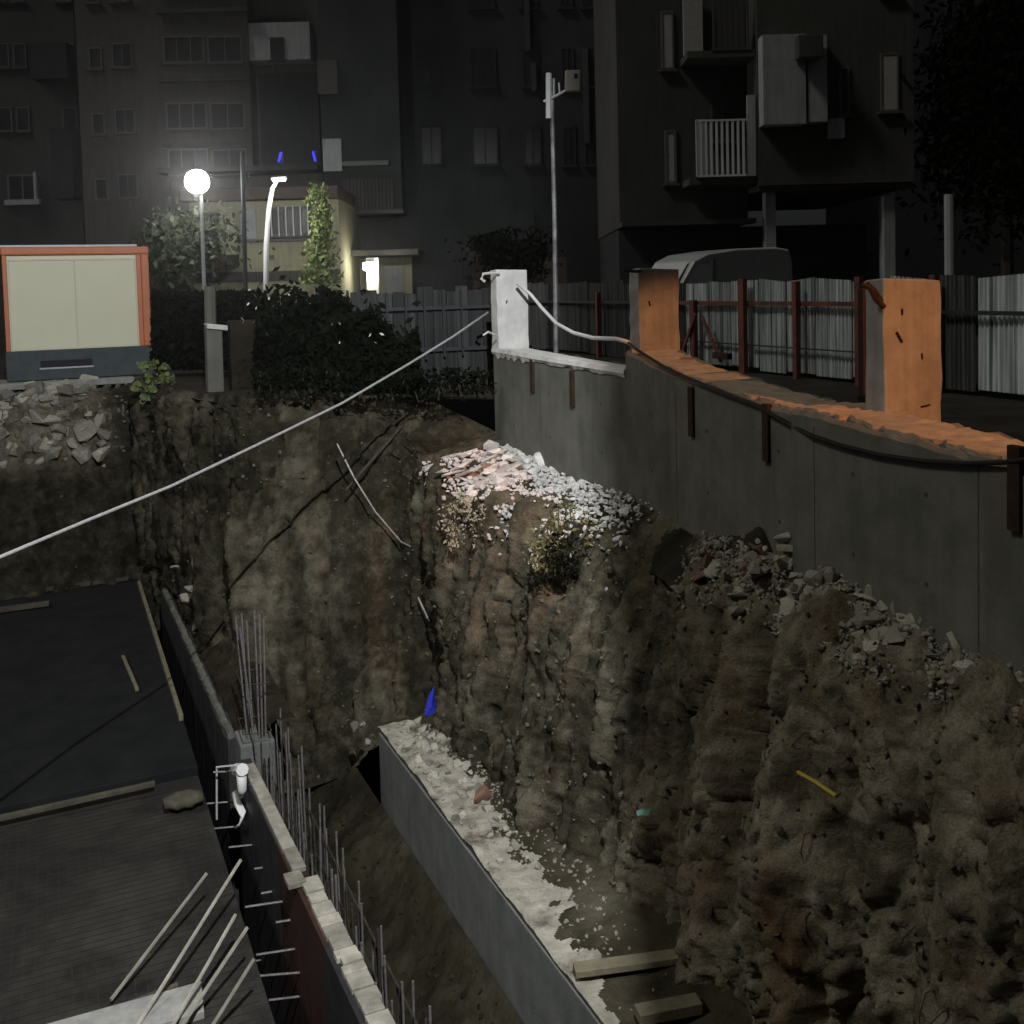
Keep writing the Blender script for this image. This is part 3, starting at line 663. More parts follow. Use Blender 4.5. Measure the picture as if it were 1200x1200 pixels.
tag(mb.build('cloth', M['blue'], None), 'crumpled bright blue cloth at the far end of the terrace', 'cloth')

# ------------------------------------------------------------------ pit slab, formwork, far wall, bars
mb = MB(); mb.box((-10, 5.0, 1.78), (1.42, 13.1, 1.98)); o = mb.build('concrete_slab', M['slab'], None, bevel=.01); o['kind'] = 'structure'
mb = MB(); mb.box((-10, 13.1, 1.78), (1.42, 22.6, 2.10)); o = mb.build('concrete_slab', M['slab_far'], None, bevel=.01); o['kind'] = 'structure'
tag(MB().box((1.36,14.6,2.103),(1.42,22.0,2.19)).build('edge_board', M['plank'], None, bevel=.005), 'thin pale board along the edge of the dark far slab', 'board')
tag(MB().obox(pix(152,788,z=2.15),(.05,0,0),(-.1,1.6,0),(0,0,.05)).build('edge_board', M['plank'], None, bevel=.005), 'short pale batten lying on the far slab near its edge', 'board')
tag(MB().obox(pix(20,712,z=2.16),(1.1,0,0),(0,.2,0),(0,0,.06)).build('offcut', M['plank_dark'], None, bevel=.005), 'pale timber offcut lying at the left of the far slab', 'board')
tag(MB().obox(pix(70,688,z=2.16),(2.6,.0,0),(0,.08,0),(0,0,.08)).build('kicker_board', M['plank_dark'], None, bevel=.005), 'long board along the back edge of the far slab', 'board')
tag(MB().obox(pix(92,938,z=2.12),(1.7,.05,0),(0,.07,0),(0,0,.05)).build('batten', M['plank_dark'], None, bevel=.005), 'long brown batten lying along the step between the two slabs', 'board')
tag(MB().obox(pix(80,1216,z=2.02),(2.1,-.05,0),(.03,.40,0),(0,0,.07)).build('insulation_board', M['concrete_pale'], None, bevel=.008), 'white insulation board lying on the slab at the bottom left', 'board')
tag(MB().obox(pix(165,1172,z=2.01),(.62,.10,0),(0,.05,0),(0,0,.04)).build('batten', M['plank_dark'], None, bevel=.005), 'short pale batten lying beside the white insulation board', 'board')
c = pix(215, 942, z=2.05); s0 = thing('sandbag', 'olive sandbag lying at the edge of the near slab', 'bag', c)
mb = MB(); vs = []; fs = []
for i in range(7):
    for k in range(8):
        t = 2*math.pi*k/8; u = i/6; r = .17*math.sin(math.pi*(.1+.8*u))**.5
        vs.append(c + Vector(((u-.5)*.44, .9*r*math.cos(t)+.02*math.sin(i*3+k), .05 + .55*r*math.sin(t))))
for i in range(6):
    for k in range(8): fs.append((i*8+k, i*8+(k+1)%8, i*8+8+(k+1)%8, i*8+8+k))
fs += [tuple(range(8)), tuple(48+k for k in range(8))]
mb.add(vs, fs).build('sack', M['plank_dark'], s0, smooth=True)
# welded mesh on the near slab
mb = MB()
for i in range(40):
    x = -2.6 + i*.1
    mb.add([(x,7.6,1.981),(x+.007,7.6,1.981),(x+.007,13.0,1.981),(x,13.0,1.981),(x,7.6,1.984),(x+.007,7.6,1.984),(x+.007,13.0,1.984),(x,13.0,1.984)], [(4,5,6,7),(0,1,5,4),(1,2,6,5),(3,0,4,7)])
for i in range(54):
    y = 7.6 + i*.1
    mb.add([(-2.6,y,1.9845),(1.36,y,1.9845),(1.36,y+.006,1.9845),(-2.6,y+.006,1.9845),(-2.6,y,1.987),(1.36,y,1.987),(1.36,y+.006,1.987),(-2.6,y+.006,1.987)], [(4,5,6,7),(0,1,5,4),(1,2,6,5)])
o = mb.build('welded_mesh', M['mesh_steel'], None, recalc=False); o['kind'] = 'stuff'; tag(o, 'flat welded steel mesh laid over the near slab', 'steel mesh')

fwk = thing('formwork_wall', 'dark plywood wall formwork with pale capping boards beside the rebar', 'formwork', (1.85, 9.3, 0))
fxl = lambda Y: 1.80 + (11.7-Y)*.022
ys = [12.0, 10.9, 9.9, 9.1, 8.2, 7.2, 6.0, 4.8]
for a, b in zip(ys, ys[1:]):
    m = 'formred' if 8.0 < b < 9.2 else 'formply'
    MB().add([(fxl(a)-.05,a-.004,-.2),(fxl(b)-.05,b+.004,-.2),(fxl(b)+.10,b+.004,-.2),(fxl(a)+.10,a-.004,-.2),(fxl(a)-.05,a-.004,2.56),(fxl(b)-.05,b+.004,2.56),(fxl(b)+.10,b+.004,2.56),(fxl(a)+.10,a-.004,2.56)],
             [(0,3,2,1),(4,5,6,7),(0,1,5,4),(1,2,6,5),(2,3,7,6),(3,0,4,7)]).build('plywood_panel', M[m], fwk)
def cap(y0, y1, dx=0, w=.13, dz=0):
    MB().obox((fxl((y0+y1)/2)+.03+dx, (y0+y1)/2, 2.59+dz), (w,0,0), (-.022*(y1-y0), y1-y0-.012, 0), (0,0,.05)).build('capping_board', M['board'], fwk, bevel=.006)
for k, (a, b) in enumerate(((11.75,11.25),(11.25,10.85),(10.85,10.15),(10.15,9.75),(9.75,9.35))): cap(b, a, dz=random.uniform(-.008,.008))
cap(9.1, 9.32, -.08, .16, .01)
y = 9.2
while y > 5.6:
    l = random.choice((.12,.16,.2,.1)); cap(y-l, y, .05 + random.uniform(-.012,.012), .17+random.uniform(-.02,.02), random.uniform(-.012,.012)); y -= l
ends = [(250,905,283,904),(240,942,275,940),(250,971,282,969),(268,993,295,991),(298,1018,306,1018),(306,1047,316,1046),(287,1063,327,1058),(323,1081,335,1080),(300,1119,340,1114),(274,1130,305,1126),(287,1145,345,1142),(315,1172,345,1170)]
for (x0, y0, x1, y1) in ends:
    b = pix(x1, y1, X=1.76); a = pix(x0, y0, Y=b.y)
    MB().tube([a, b+Vector((.06,0,0))], .011, 6).build('tie_rod', M['rebar'], fwk)
# white pipe and bracket hung at the far end of the formwork
pp = thing('drain_pipe', 'bent white plastic pipe hung at the far end of the formwork', 'pipe', pix(285, 930, X=1.76))
MB().tube([pix(277,902,X=1.70), pix(284,902,X=1.70)], .07, 8).build('pipe_mouth', M['pvc'], pp)
MB().tube([pix(283,904,X=1.70), pix(284,925,X=1.69), pix(283,932,X=1.69)], [.06,.05,.035], 8).build('funnel', M['pvc'], pp, smooth=True)
MB().tube([pix(276,930,X=1.69), pix(279,942,X=1.69), pix(284,952,X=1.69), pix(283,966,X=1.68), pix(277,970,X=1.67)], [.045,.045,.04,.03,.02], 8).build('elbow', M['pvc'], pp, smooth=True)
MB().tube([pix(254,960,X=1.5), pix(254,899,X=1.5), pix(285,896,X=1.72)], .012, 6).build('bracket', M['white_metal'], pp)
# slanting bars leaning from slab to formwork
lab = ['leftmost and longest of the slanting steel bars leaning over the slab', 'second slanting steel bar from the left, crossing the white board', 'third slanting steel bar from the left, over the dark gap', 'fourth slanting steel bar from the left, next to the formwork', 'rightmost slanting steel bar, closest to the red formwork panels']
for L, (x0,y0,x1,y1,zt) in zip(lab, ((242,1024,130,1172,2.40),(282,1008,160,1204,2.55),(276,1072,195,1215,2.45),(290,1087,205,1215,2.50),(298,1124,243,1212,2.50))):
    a = pix(x0, y0, z=zt); b = pix(x1, y1, z=2.05)
    o = MB().tube([a, b], .017, 6).build('steel_bar', M['board'], None); tag(o, L, 'steel bar', 'slanting bars by the formwork')
# rebar of the wall to be cast
rc = thing('rebar_cage', 'row of upright steel bars standing behind the formwork', 'rebar', (2.2, 9, .3))
y = 12.9
k = 0
while y > 5.2:
    for X in (2.12, 2.36):
        zt = 2.55 + .25*math.sin(k*1.3) + random.uniform(-.15,.2) - .05*(12.9-y)
        MB().tube([(X+random.uniform(-.02,.02), y, .2), (X+random.uniform(-.03,.03), y+random.uniform(-.03,.03), zt)], .011, 5).build('rebar', M['rebar'] if (k % 5) < 3 else M['rebar_dark'], rc)
    y -= random.choice((.10,.14,.18)); k += 1
for z in (.7,1.1,1.5,1.9,2.25):
    for X in (2.13, 2.35): MB().tube([(X+.015, 12.9, z), (X+.015, 5.2, z-.02)], .009, 5).build('tie_bar', M['rebar_dark'], rc)
sr = thing('rebar_bundle', 'tall bundle of upright steel starter bars in front of the soil bank', 'rebar', (2.05, 12.7, 2.2))
for x0, x1, yt in ((276,292,722),(283,294,719),(289,298,727),(298,305,716),(304,308,720),(309,312,726),(281,300,735)):
    a = pix(x1, 885, X=1.98 + (x0-276)*.006); b = pix(x0, yt, Y=a.y); MB().tube([a - Vector((0,0,1.6)), a, b], .013, 5).build('rebar', M['rebar'], sr)
for z in (2.7, 3.3): MB().tube([(1.88,12.35,z),(2.2,12.3,z),(2.22,12.8,z),(1.9,12.85,z),(1.88,12.35,z)], .008, 5).build('stirrup', M['rebar_dark'], sr)
lb = MB().obox((2.07,12.75,1.55),(.42,0,0),(0,.5,0),(0,0,1.9)).build('concrete_column', M['concrete_grey'], None, bevel=.03)
tag(lb, 'grey concrete stub between the far end of the formwork and the rebar', 'column')
# far cast wall: dark face and paler top strip paint how light falls
cw = thing('pit_wall', 'narrow concrete wall with broken pale top edge in the far left of the pit', 'wall', (1.78, 16, 0))
mb = MB(); vs = []; fs = []; n = 46
for i in range(n+1):
    Y = 12.9 + (20.2-12.9)*i/n; X = 1.80 - .014*(Y-12.9); j = lambda: random.uniform(-.025,.025)
    vs += [(X-.04,Y,-.2),(X-.04+j()*.4,Y,2.42+j()),(X+.10+j(),Y,2.44+j()),(X+.10,Y,-.2)]
for i in range(n):
    for k in range(3): fs.append((i*4+k,i*4+k+1,i*4+5+k,i*4+4+k))
fs += [(0,1,2,3),(n*4+3,n*4+2,n*4+1,n*4)]
mb.add(vs, fs).build('wall_body', M['formply'], cw)
MB().tube([(1.80-.014*(Y-12.9)+.03+random.uniform(-.012,.012), Y, 2.44+random.uniform(-.015,.015)) for Y in np.linspace(12.95,20.15,60)], .05, 6).build('top_edge', M['concrete'], cw)
sheet('backfill', np.arange(1.86, 2.6, .05), np.arange(12.6, 20.6, .05), lambda X, Y: 2.36 + .3*np.clip((X-1.9)/.4,0,1) + .09*fbm(p3(X,Y,3),3,95), M['soil_dark'])

# sticks and wires on the bank
o = MB().tube([pix(395,520,Y=14.6), pix(415,560,Y=14.4), pix(440,600,Y=14.2), pix(470,635,Y=14.0), pix(500,650,Y=13.9), pix(528,658,Y=13.8)], .015, 5).build('wire', M['rebar'], None); tag(o, 'thin curved wire hanging down the back soil bank', 'wire')
o = MB().tube([pix(470,500,Y=14.9), pix(440,535,Y=14.7), pix(405,575,Y=14.5)], [.03,.025,.02], 6).build('branch', M['bark'], None); tag(o, 'dark bare branch lying on the back soil bank', 'branch')
o = MB().tube([pix(490,700,Y=13.5), pix(503,728,Y=13.3)], .014, 5).build('stick', M['board'], None); tag(o, 'short pale stick poking out of the bank above the terrace', 'stick')
o = MB().tube([pix(240,500,d=19), pix(228,520,d=19), pix(218,545,d=19)], .02, 5).build('stick', M['plank'], None); tag(o, 'pale bent stick hanging below the concrete gatepost', 'stick')

# ------------------------------------------------------------------ site cabin
cb = thing('site_cabin', 'cream site cabin with orange frame and dark base on the bank', 'cabin', (.55, 25.5, 6.3))
X0, X1, YF, ZB, ZT = -.86, 1.95, 23.35, 6.42, 9.07
MB().box((X0-.02, YF-.02, ZB-.12), (X1+.04, YF+5.6, ZB+.50)).build('base_skid', M['skid'], cb, bevel=.02)
MB().box((X0+.62, YF-.035, ZB+.14), (X0+1.62, YF-.021, ZB+.28)).build('vent_slot', M['black'], cb)
MB().box((X0+.60, YF-.06, ZB+.10), (X0+1.64, YF-.022, ZB+.135)).build('slot_lip', M['grey_metal'], cb, bevel=.005)
MB().box((X0+.06, YF+.06, ZB+.50), (X1-.06, YF+5.5, ZT-.1)).build('body', M['cream'], cb)
xm = X0 + .02 + (X1-X0)*.475
MB().box((X0+.12, YF+.02, ZB+.535), (xm-.014, YF+.058, ZT-.30)).build('wall_panel', M['cream'], cb, bevel=.004)
MB().box((xm+.014, YF+.02, ZB+.535), (X1-.27, YF+.058, ZT-.30)).build('wall_panel', M['cream'], cb, bevel=.004)
for (a, b) in (((X0+.085,YF,ZB+.502),(X0+.117,YF+.06,ZT-.262)), ((X1-.267,YF,ZB+.502),(X1-.235,YF+.06,ZT-.262)), ((X0+.118,YF,ZB+.502),(X1-.268,YF+.06,ZB+.533)), ((X0+.118,YF,ZT-.298),(X1-.268,YF+.06,ZT-.262)), ((xm-.012,YF+.012,ZB+.534),(xm+.012,YF+.056,ZT-.299))):
    MB().box(a, b).build('trim_strip', M['cream_edge'], cb, bevel=.004)
MB().box((X0, YF-.03, ZB+.501), (X0+.084, YF+.2, ZT-.18)).build('corner_post', M['orange'], cb, bevel=.012)
MB().box((X1-.234, YF+.01, ZB+.501), (X1-.14, YF+.2, ZT-.181)).build('corner_post', M['orange'], cb, bevel=.012)
MB().box((X1-.139, YF-.03, ZB+.501), (X1+.02, YF+.2, ZT-.18)).build('corner_post', M['orange'], cb, bevel=.025)
MB().box((X0-.02, YF-.04, ZT-.179), (X1+.03, YF+5.6, ZT-.02)).build('roof_beam', M['orange'], cb, bevel=.03)
MB().box((X0-.04, YF+.0, ZT-.019), (X1-.2, YF+5.6, ZT+.03)).build('roof_sheet', M['grey_metal'], cb, bevel=.008)
sl = MB().box((-6, 22.95, 6.16), (1.55, 24.3, 6.285)).build('footing', M['concrete_pale'], None, bevel=.02); tag(sl, 'pale concrete footing strip under the cream site cabin', 'footing')

# gate post and stub beside it
gp_ = thing('gate_post', 'old concrete gate post with pale cap above the bank', 'post', pix(250, 462, d=18.4))
a = pix(252, 462, d=18.4); b = pix(250, 390, d=18.4)
MB().obox((a+b)/2, (.28,0,0), (0,.3,0), b-a+Vector((0,0,.3))).build('shaft', M['concrete'], gp_, bevel=.03)
MB().obox(pix(253,383,d=18.4), (.36,.0,-.05), (0,.4,0), (.0,0,.09)).build('cap', M['plaster'], gp_, bevel=.015)
o = MB().obox((pix(288,480,d=18.7)+pix(286,382,d=18.7))/2, (.55,0,0), (0,.35,0), (0,0,1.75)).build('wall_stub', M['soil_dark'], None, bevel=.05); tag(o, 'dark brown wall stub right of the old gate post', 'wall')
o = MB().tube([pix(247,380,d=19.5), pix(246,336,d=19.5)], .11, 8).build('post', M['concrete'], None); tag(o, 'plain grey post behind the capped gate post', 'post')

# ------------------------------------------------------------------ foliage
def leaves(pts, smin, smax, n=4, droop=0):
    V = []; F = []; k = 0
    for p in pts:
        s = random.uniform(smin, smax); a = Vector((random.gauss(0,1), random.gauss(0,1), random.gauss(0,.7))).normalized()
        b = a.orthogonal().normalized(); b = (b*math.cos(t:=random.uniform(0,6.28)) + a.cross(b)*math.sin(t))
        c = a.cross(b); p = Vector(p)
        if n == 4: pts4 = [p - b*s, p + c*s*.45, p + b*s, p - c*s*.45]
        else: pts4 = [p + (b*math.cos(2*math.pi*i/n) + c*math.sin(2*math.pi*i/n))*s for i in range(n)]
        V += pts4; F.append(tuple(range(k, k+len(pts4)))); k += len(pts4)
    mb = MB(); mb.v = V; mb.f = F; return mb
def cloud(c, r, n, clumps=14, tight=.32):
    c = Vector(c); cs = []
    for _ in range(clumps):
        v = Vector((random.gauss(0,1), random.gauss(0,1), random.gauss(0,1))).normalized()*random.uniform(.35,1)
        cs.append((c + Vector((v.x*r[0], v.y*r[1], v.z*r[2])), random.uniform(.5,1.3)))
    out = []
    for _ in range(n):
        q, w = random.choice(cs); out.append(q + Vector((random.gauss(0,1)*r[0], random.gauss(0,1)*r[1], random.gauss(0,1)*r[2]))*tight*w)
    return out, cs
def tree(name, label, cat, base, top, r, n, lm, smin, smax, clumps=18, group=None, tr=.12, tight=.3):
    base = Vector(base); top = Vector(top); t = thing(name, label, cat, base, 0, group)
    pts, cs = cloud(top, r, n, clumps, tight)
    mb = MB(); fork = base.lerp(top, .62); mid = base.lerp(top, .35) + Vector((.08,.05,0))
    mb.tube([base, mid, fork, top], [tr, tr*.8, tr*.6, tr*.2], 7)
    mb.build('trunk', M['bark'], t)
    mb = MB()
    for q, w in cs[:10]: mb.tube([fork, fork.lerp(q, .5)+Vector((0,0,.1*r[2])), q], [tr*.45, tr*.25, tr*.08], 5)
    mb.build('limbs', M['bark'], t)
    leaves(pts, smin, smax).build('crown', M[lm], t, recalc=False)
    return t
def gz(x, y, z=6.25): return Vector((x, y, z))
c = pix(222, 285, d=30); tree('tree', 'loose grey green tree behind the site cabin, under the bright globe lamp', 'tree', gz(c.x, c.y), c, (1.1,1.0,1.0), 2600, 'leaf', .06,.16, 26, tight=.34)
c = pix(190, 295, d=31); tree('tree', 'small dark tree just right of the cabin roof', 'tree', gz(c.x, c.y), c, (.6,.7,.9), 1000, 'leaf', .06,.15, 14)
iv = thing('climbing_plant', 'tall yellow green climbing plant lit beside the street lamp', 'plant', gz(*pix(378,330,d=31)[:2]))
stem = [pix(x, y, d=31) for x, y in ((372,360),(376,320),(380,280),(379,240),(376,214),(370,207))]
stem[0].z = 6.25
MB().tube(stem, [.06,.05,.04,.03,.02,.012], 6).build('stem', M['bark'], iv)
pts = []
for _ in range(1500):
    u = random.random(); y = 222 + 112*u; w = 7 + 22*u**1.6; pts.append(pix(random.gauss(379 - 6*u - (12 if y < 240 and random.random() < .4 else 0), w*.5), y + random.gauss(0,4), d=31+random.gauss(0,.25)))
leaves(pts, .05, .13).build('foliage', M['leaf_bright'], iv, recalc=False)
hg = thing('hedge', 'dark overgrown hedge on the bank in front of the back fence', 'hedge', gz(3.9, 17.2))
pts = []
for _ in range(13000):
    x = random.uniform(302, 490); top = 340 + 13*float(vnoise(np.array([x*.045, 1.3, 0]))) + 9*float(vnoise(np.array([x*.15, 4.3, 0]))) + (max(0, x-388)*.62)
    y = top + (452-top)*random.random()**.62 - (random.expovariate(.12) if random.random() < .10 else 0)
    pts.append(pix(x, y + random.gauss(0,2), d=16.0 + random.uniform(0,1.1)))
bl = [pix(x + random.gauss(0,2), y + random.gauss(0,2), d=15.95) for x, y in ((292,340),(300,346),(289,352),(306,338),(313,340),(297,363),(317,352),(328,347),(338,346),(324,360),(331,368),(356,366),(313,388),(388,380),(402,378),(404,391),(432,391),(450,391),(396,399),(440,402),(285,372),(298,378),(289,382),(330,350),(318,362))]
leaves(bl, .025, .05).build('leaf_glint', M['pvc'], hg, recalc=False)  # small white leaf shapes paint the glints on the hedge
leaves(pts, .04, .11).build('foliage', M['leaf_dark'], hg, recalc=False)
mb = MB()
for _ in range(40):
    x = random.uniform(310, 470); a = pix(x, 442, d=16.5); mb.tube([a, pix(x+random.gauss(0,10), 365+max(0,x-395)*.4, d=16.5)], [.02,.008], 4)
mb.build('stems', M['bark'], hg)
hg2 = thing('hedge', 'black shadowed hedge between the cabin and the gate post', 'hedge', gz(2.6, 21))
pts = []
for _ in range(7000):
    x = random.uniform(178, 300); y = random.uniform(342, 432); pts.append(pix(x, y, d=21.5+random.uniform(0,1.5)))
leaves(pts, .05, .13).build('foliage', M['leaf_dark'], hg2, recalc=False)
sh = thing('shrub', 'small bright leafy shrub on the bank at the corner of the cabin', 'shrub', pix(182, 470, d=20.0))
cs = [(pix(x, y, d=19.9), s) for x, y, s in ((168,430,1),(180,427,1),(192,431,1),(175,442,1.2),(188,445,1.2),(200,443,.9),(164,452,1),(178,457,1.2),(192,458,1.1),(158,455,.7),(203,455,.8),(186,466,1),(170,466,.9))]
pts = []
for q, s in cs: pts += [q + Vector((random.gauss(0,.045*s), random.gauss(0,.06), random.gauss(0,.04*s))) for _ in range(34)]
leaves(pts, .028, .06, n=6).build('foliage', M['leaf_bright'], sh, recalc=False)
mb = MB(); root = pix(182, 476, d=20.0)
for q, s in cs: mb.tube([root, root.lerp(q,.6)+Vector((0,0,.05)), q], [.018,.012,.006], 4)
mb.build('stems', M['bark'], sh)
def hanging(label, cols, lm, d, n, smin, smax):
    t = thing('hanging_weed', label, 'weed', pix(cols[0][0], cols[0][1], d=d)); pts = []; mb = MB()
    for (x, y0, y1, w) in cols:
        mb.tube([pix(x, y0, d=d), pix(x+random.gauss(0,3), (y0+y1)/2, d=d-.04), pix(x+random.gauss(0,3), y1, d=d-.05)], .008, 4)
        for _ in range(n): pts.append(pix(x+random.gauss(0,w), random.uniform(y0, y1), d=d - .05 + random.gauss(0,.06)))
    mb.build('stems', M['bark'], t); leaves(pts, smin, smax).build('foliage', M[lm], t, recalc=False)
hanging('pale dry weed hanging below the white rubble heap', ((522,590,620,5),(533,585,645,5),(528,610,640,4),(545,580,610,5),(556,600,642,3),(541,575,600,5),(565,590,615,4),(580,650,680,3),(598,676,686,5)), 'leaf_pale', 13.05, 70, .012, .035)
hanging('green weed growing from the bank below the wall', ((630,615,645,7),(645,600,640,9),(655,590,625,8),(625,635,660,5),(632,645,670,4),(668,590,615,10),(690,605,640,9)), 'leaf_weed', 11.1, 60, .012, .04)
hanging('dark weed tuft in the hollow beside the green weed', ((650,640,675,9),(662,650,675,8),(655,625,660,9)), 'leaf_dark', 11.2, 90, .02, .05)
hanging('dark scrub along the rim of the back bank under the hedge', tuple((x, 436+5*math.sin(x), 462+9*math.sin(x*.7), 9) for x in range(305, 575, 13)), 'leaf_dark', 15.3, 70, .025, .08)
yy_ = np.arange(6.8, 9.2, .022); uu_ = np.linspace(0, 1, 34); V_ = []
for y_ in yy_:
    h_ = .40*max(0, 1-abs(y_-7.15)/.35)**.8 if y_ < 7.15 else .40*max(0, 1-(y_-7.15)/1.5)**1.2
    xw = fx(y_) + .02
    for u in uu_: V_.append((xw - .42*u, y_, 5.42 + h_*(1-u)**1.5 - .38*u**1.4))
V_ = np.array(V_); V_[:, 2] += .10*fbm(V_*2.2, 4, 151) + .04*fbm(V_*9, 3, 152); V_[:, 0] += -.05*np.abs(fbm(V_*4, 3, 153))
a_, b_ = len(yy_), len(uu_); ii = np.arange(a_*b_).reshape(a_, b_); F_ = np.stack([ii[:-1,:-1], ii[1:,:-1], ii[1:,1:], ii[:-1,1:]], -1).reshape(-1, 4)
o = np_mesh('soil_heap', V_, F_, M['clay'], False); tag(o, 'dark soil piled at the foot of the wall left of the dull stones', 'soil')
hanging('grey green weeds hanging at the corner left of the gate post', ((230,465,500,8),(255,478,520,9),(270,470,510,6),(262,490,530,7)), 'leaf_weed', 18.6, 50, .025, .06)

# ------------------------------------------------------------------ fences
def corr(mb, a, b, z0, z1, waves, amp, nrm, seg=4, jag=.0):
    a = Vector((a[0], a[1], 0)); b = Vector((b[0], b[1], 0)); n = waves*seg; vs = []; fs = []
    j0 = random.uniform(-jag, jag); j1 = random.uniform(-jag, jag)
    for i in range(n+1):
        p = a.lerp(b, i/n) + Vector(nrm)*amp*math.sin(2*math.pi*i/seg + .8); zt = z1 + j0*(1-i/n) + j1*i/n
        vs += [(p.x, p.y, z0), (p.x, p.y, zt)]
    for i in range(n): fs.append((2*i, 2*i+2, 2*i+3, 2*i+1))
    return mb.add(vs, fs)
fr = thing('sheet_fence', 'pale corrugated metal fence on red steel posts behind the wall', 'fence', (12, 16, 6.25))
y = 27.0; k = 0
while y > 7.0:
    w = random.choice((.78,.82,.86)); x = 12.0 + random.uniform(-.03,.03)
    x0 = 12.0 + random.uniform(-.03,.03); lit = 11.9 < y < 18.2  # brighter galvanised sheets in this stretch, darker tin among the rest
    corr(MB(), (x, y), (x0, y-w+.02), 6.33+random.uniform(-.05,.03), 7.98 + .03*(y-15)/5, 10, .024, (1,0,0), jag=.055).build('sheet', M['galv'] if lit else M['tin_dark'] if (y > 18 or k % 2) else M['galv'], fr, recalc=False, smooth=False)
    y -= w; k += 1
def rail(y0, y1, z, r=.035, m='red_steel', X=11.88): MB().box((X-.025, y1, z-r), (X+.025, y0, z+r)).build('rail', M[m], fr, bevel=.005)
ypx = lambda x: pix(x, 380, X=11.88).y
rail(ypx(745), ypx(1011), 7.56, .04); rail(ypx(745), ypx(1011), 6.78, .012, 'dark_metal'); rail(27, ypx(745), 7.56, .03, 'dark_metal', 11.885); rail(ypx(1016), 7.0, 7.45, .03, 'dark_metal', 11.885)
for x, w, zt in ((817,.16,7.62),(875,.17,8.02),(938,.10,7.95),(1012,.12,8.0),(705,.09,7.8),(1100,.10,8.0)):
    Y = ypx(x); MB().box((11.74, Y-w/2, 6.2), (11.84, Y+w/2, zt)).build('post', M['red_steel'], fr, bevel=.008)
for (x0, y0, x1, y1) in ((815,368,797,420),(823,372,845,424)):
    a = pix(x0, y0, X=11.7); b = pix(x1, y1, X=11.7); d = (b-a)
    MB().obox((a+b)/2, (.04,0,0), Vector((1,0,0)).cross(d).normalized()*.07, d).build('brace', M['red_steel'], fr, bevel=.005)
MB().box((11.6, ypx(866), 6.5), (11.72, ypx(848), 6.62)).build('hinge_block', M['formred'], fr, bevel=.01)

fb = thing('board_fence', 'dark grey fence of upright tin boards behind the hedge', 'fence', (5, 16.6, 6.25))
k = 0
x = 4.0
while x < 6.9:
    w = random.uniform(.16,.30); zt = 7.86 + random.uniform(-.05,.06) + (.12 if random.random() < .15 else 0) + .03*(x-3)
    yy = 16.6 - .12*(x-4.5); MB().obox((x+w/2, yy+random.uniform(-.02,.02), (6.2+zt)/2), (w-.012, -.12*w, 0), (0,.02,0), (random.uniform(-.03,.03),0,zt-6.2)).build('board', M['tin_back'], fb, bevel=.003)
    x += w; k += 1
for z in (7.66, 6.95): MB().obox((5.45, 16.6-.12*.95-.06, z), (2.9,-.35,0), (.004,.04,0), (0,0,.06)).build('rail', M['dark_metal'], fb, bevel=.004)
for x in [4.15 + i*.32 for i in range(8)]:
    MB().obox((x, 16.6-.12*(x-4.5)-.10, 7.4), (.035,0,0), (0,.03,0), (0,0,1.15+random.uniform(-.1,.12))).build('picket', M['dark_metal'], fb)

# ------------------------------------------------------------------ van
def local_m(p, rz): return Matrix.Translation(p) @ Matrix.Rotation(rz, 4, 'Z')
vb = pix(864, 335, d=25.5); vb.z = 6.25
van = thing('van', 'white panel van parked behind the corrugated fence', 'van', vb, -PSI + .42)
VM = local_m(vb, -PSI + .42)
prof = [(-1.95,.35),(-1.95,1.15),(-1.80,1.45),(-1.25,2.26),(-.85,2.43),(0,2.53),(1.2,2.56),(1.62,2.50),(1.72,2.2),(1.75,.35)]
mb = MB(VM); vs = []; fs = []; n = len(prof)
for yy, ins in ((0,.06),(.06,0),(1.79,0),(1.85,.06)):
    vs += [(x*(1-ins*.04), yy, z - ins*.6*(z > 2)) for x, z in prof]
for j in range(3):
    for i in range(n): fs.append((j*n+i, j*n+(i+1)%n, (j+1)*n+(i+1)%n, (j+1)*n+i))
fs += [tuple(range(n)), tuple(3*n+i for i in range(n))[::-1]]
mb.add(vs, fs).build('body', M['van'], van, bevel=.02)
MB(VM).add([(-1.86,.10,1.52),(-1.86,1.72,1.52),(-1.33,1.66,2.22),(-1.33,.16,2.22)], [(0,1,2,3)]).build('windscreen', M['van_glass'], van, recalc=False)
MB(VM).add([(-1.62,-.012,1.52),(-.75,-.012,1.52),(-.75,-.006,2.16),(-1.16,-.006,2.16)], [(0,1,2,3)]).build('side_window', M['van_glass'], van, recalc=False)
MB(VM).box((-.69,-.008,.6),(-.67,.002,2.3)).build('door_seam', M['black'], van)
MB(VM).box((-1.4,-.2,1.45),(-1.3,-.02,1.7)).build('mirror', M['black'], van, bevel=.02)
for x in (-1.2, 1.1):
    MB(VM).tube([(x,-.02,.34),(x,.22,.34)], .34, 18).build('wheel', M['black'], van)

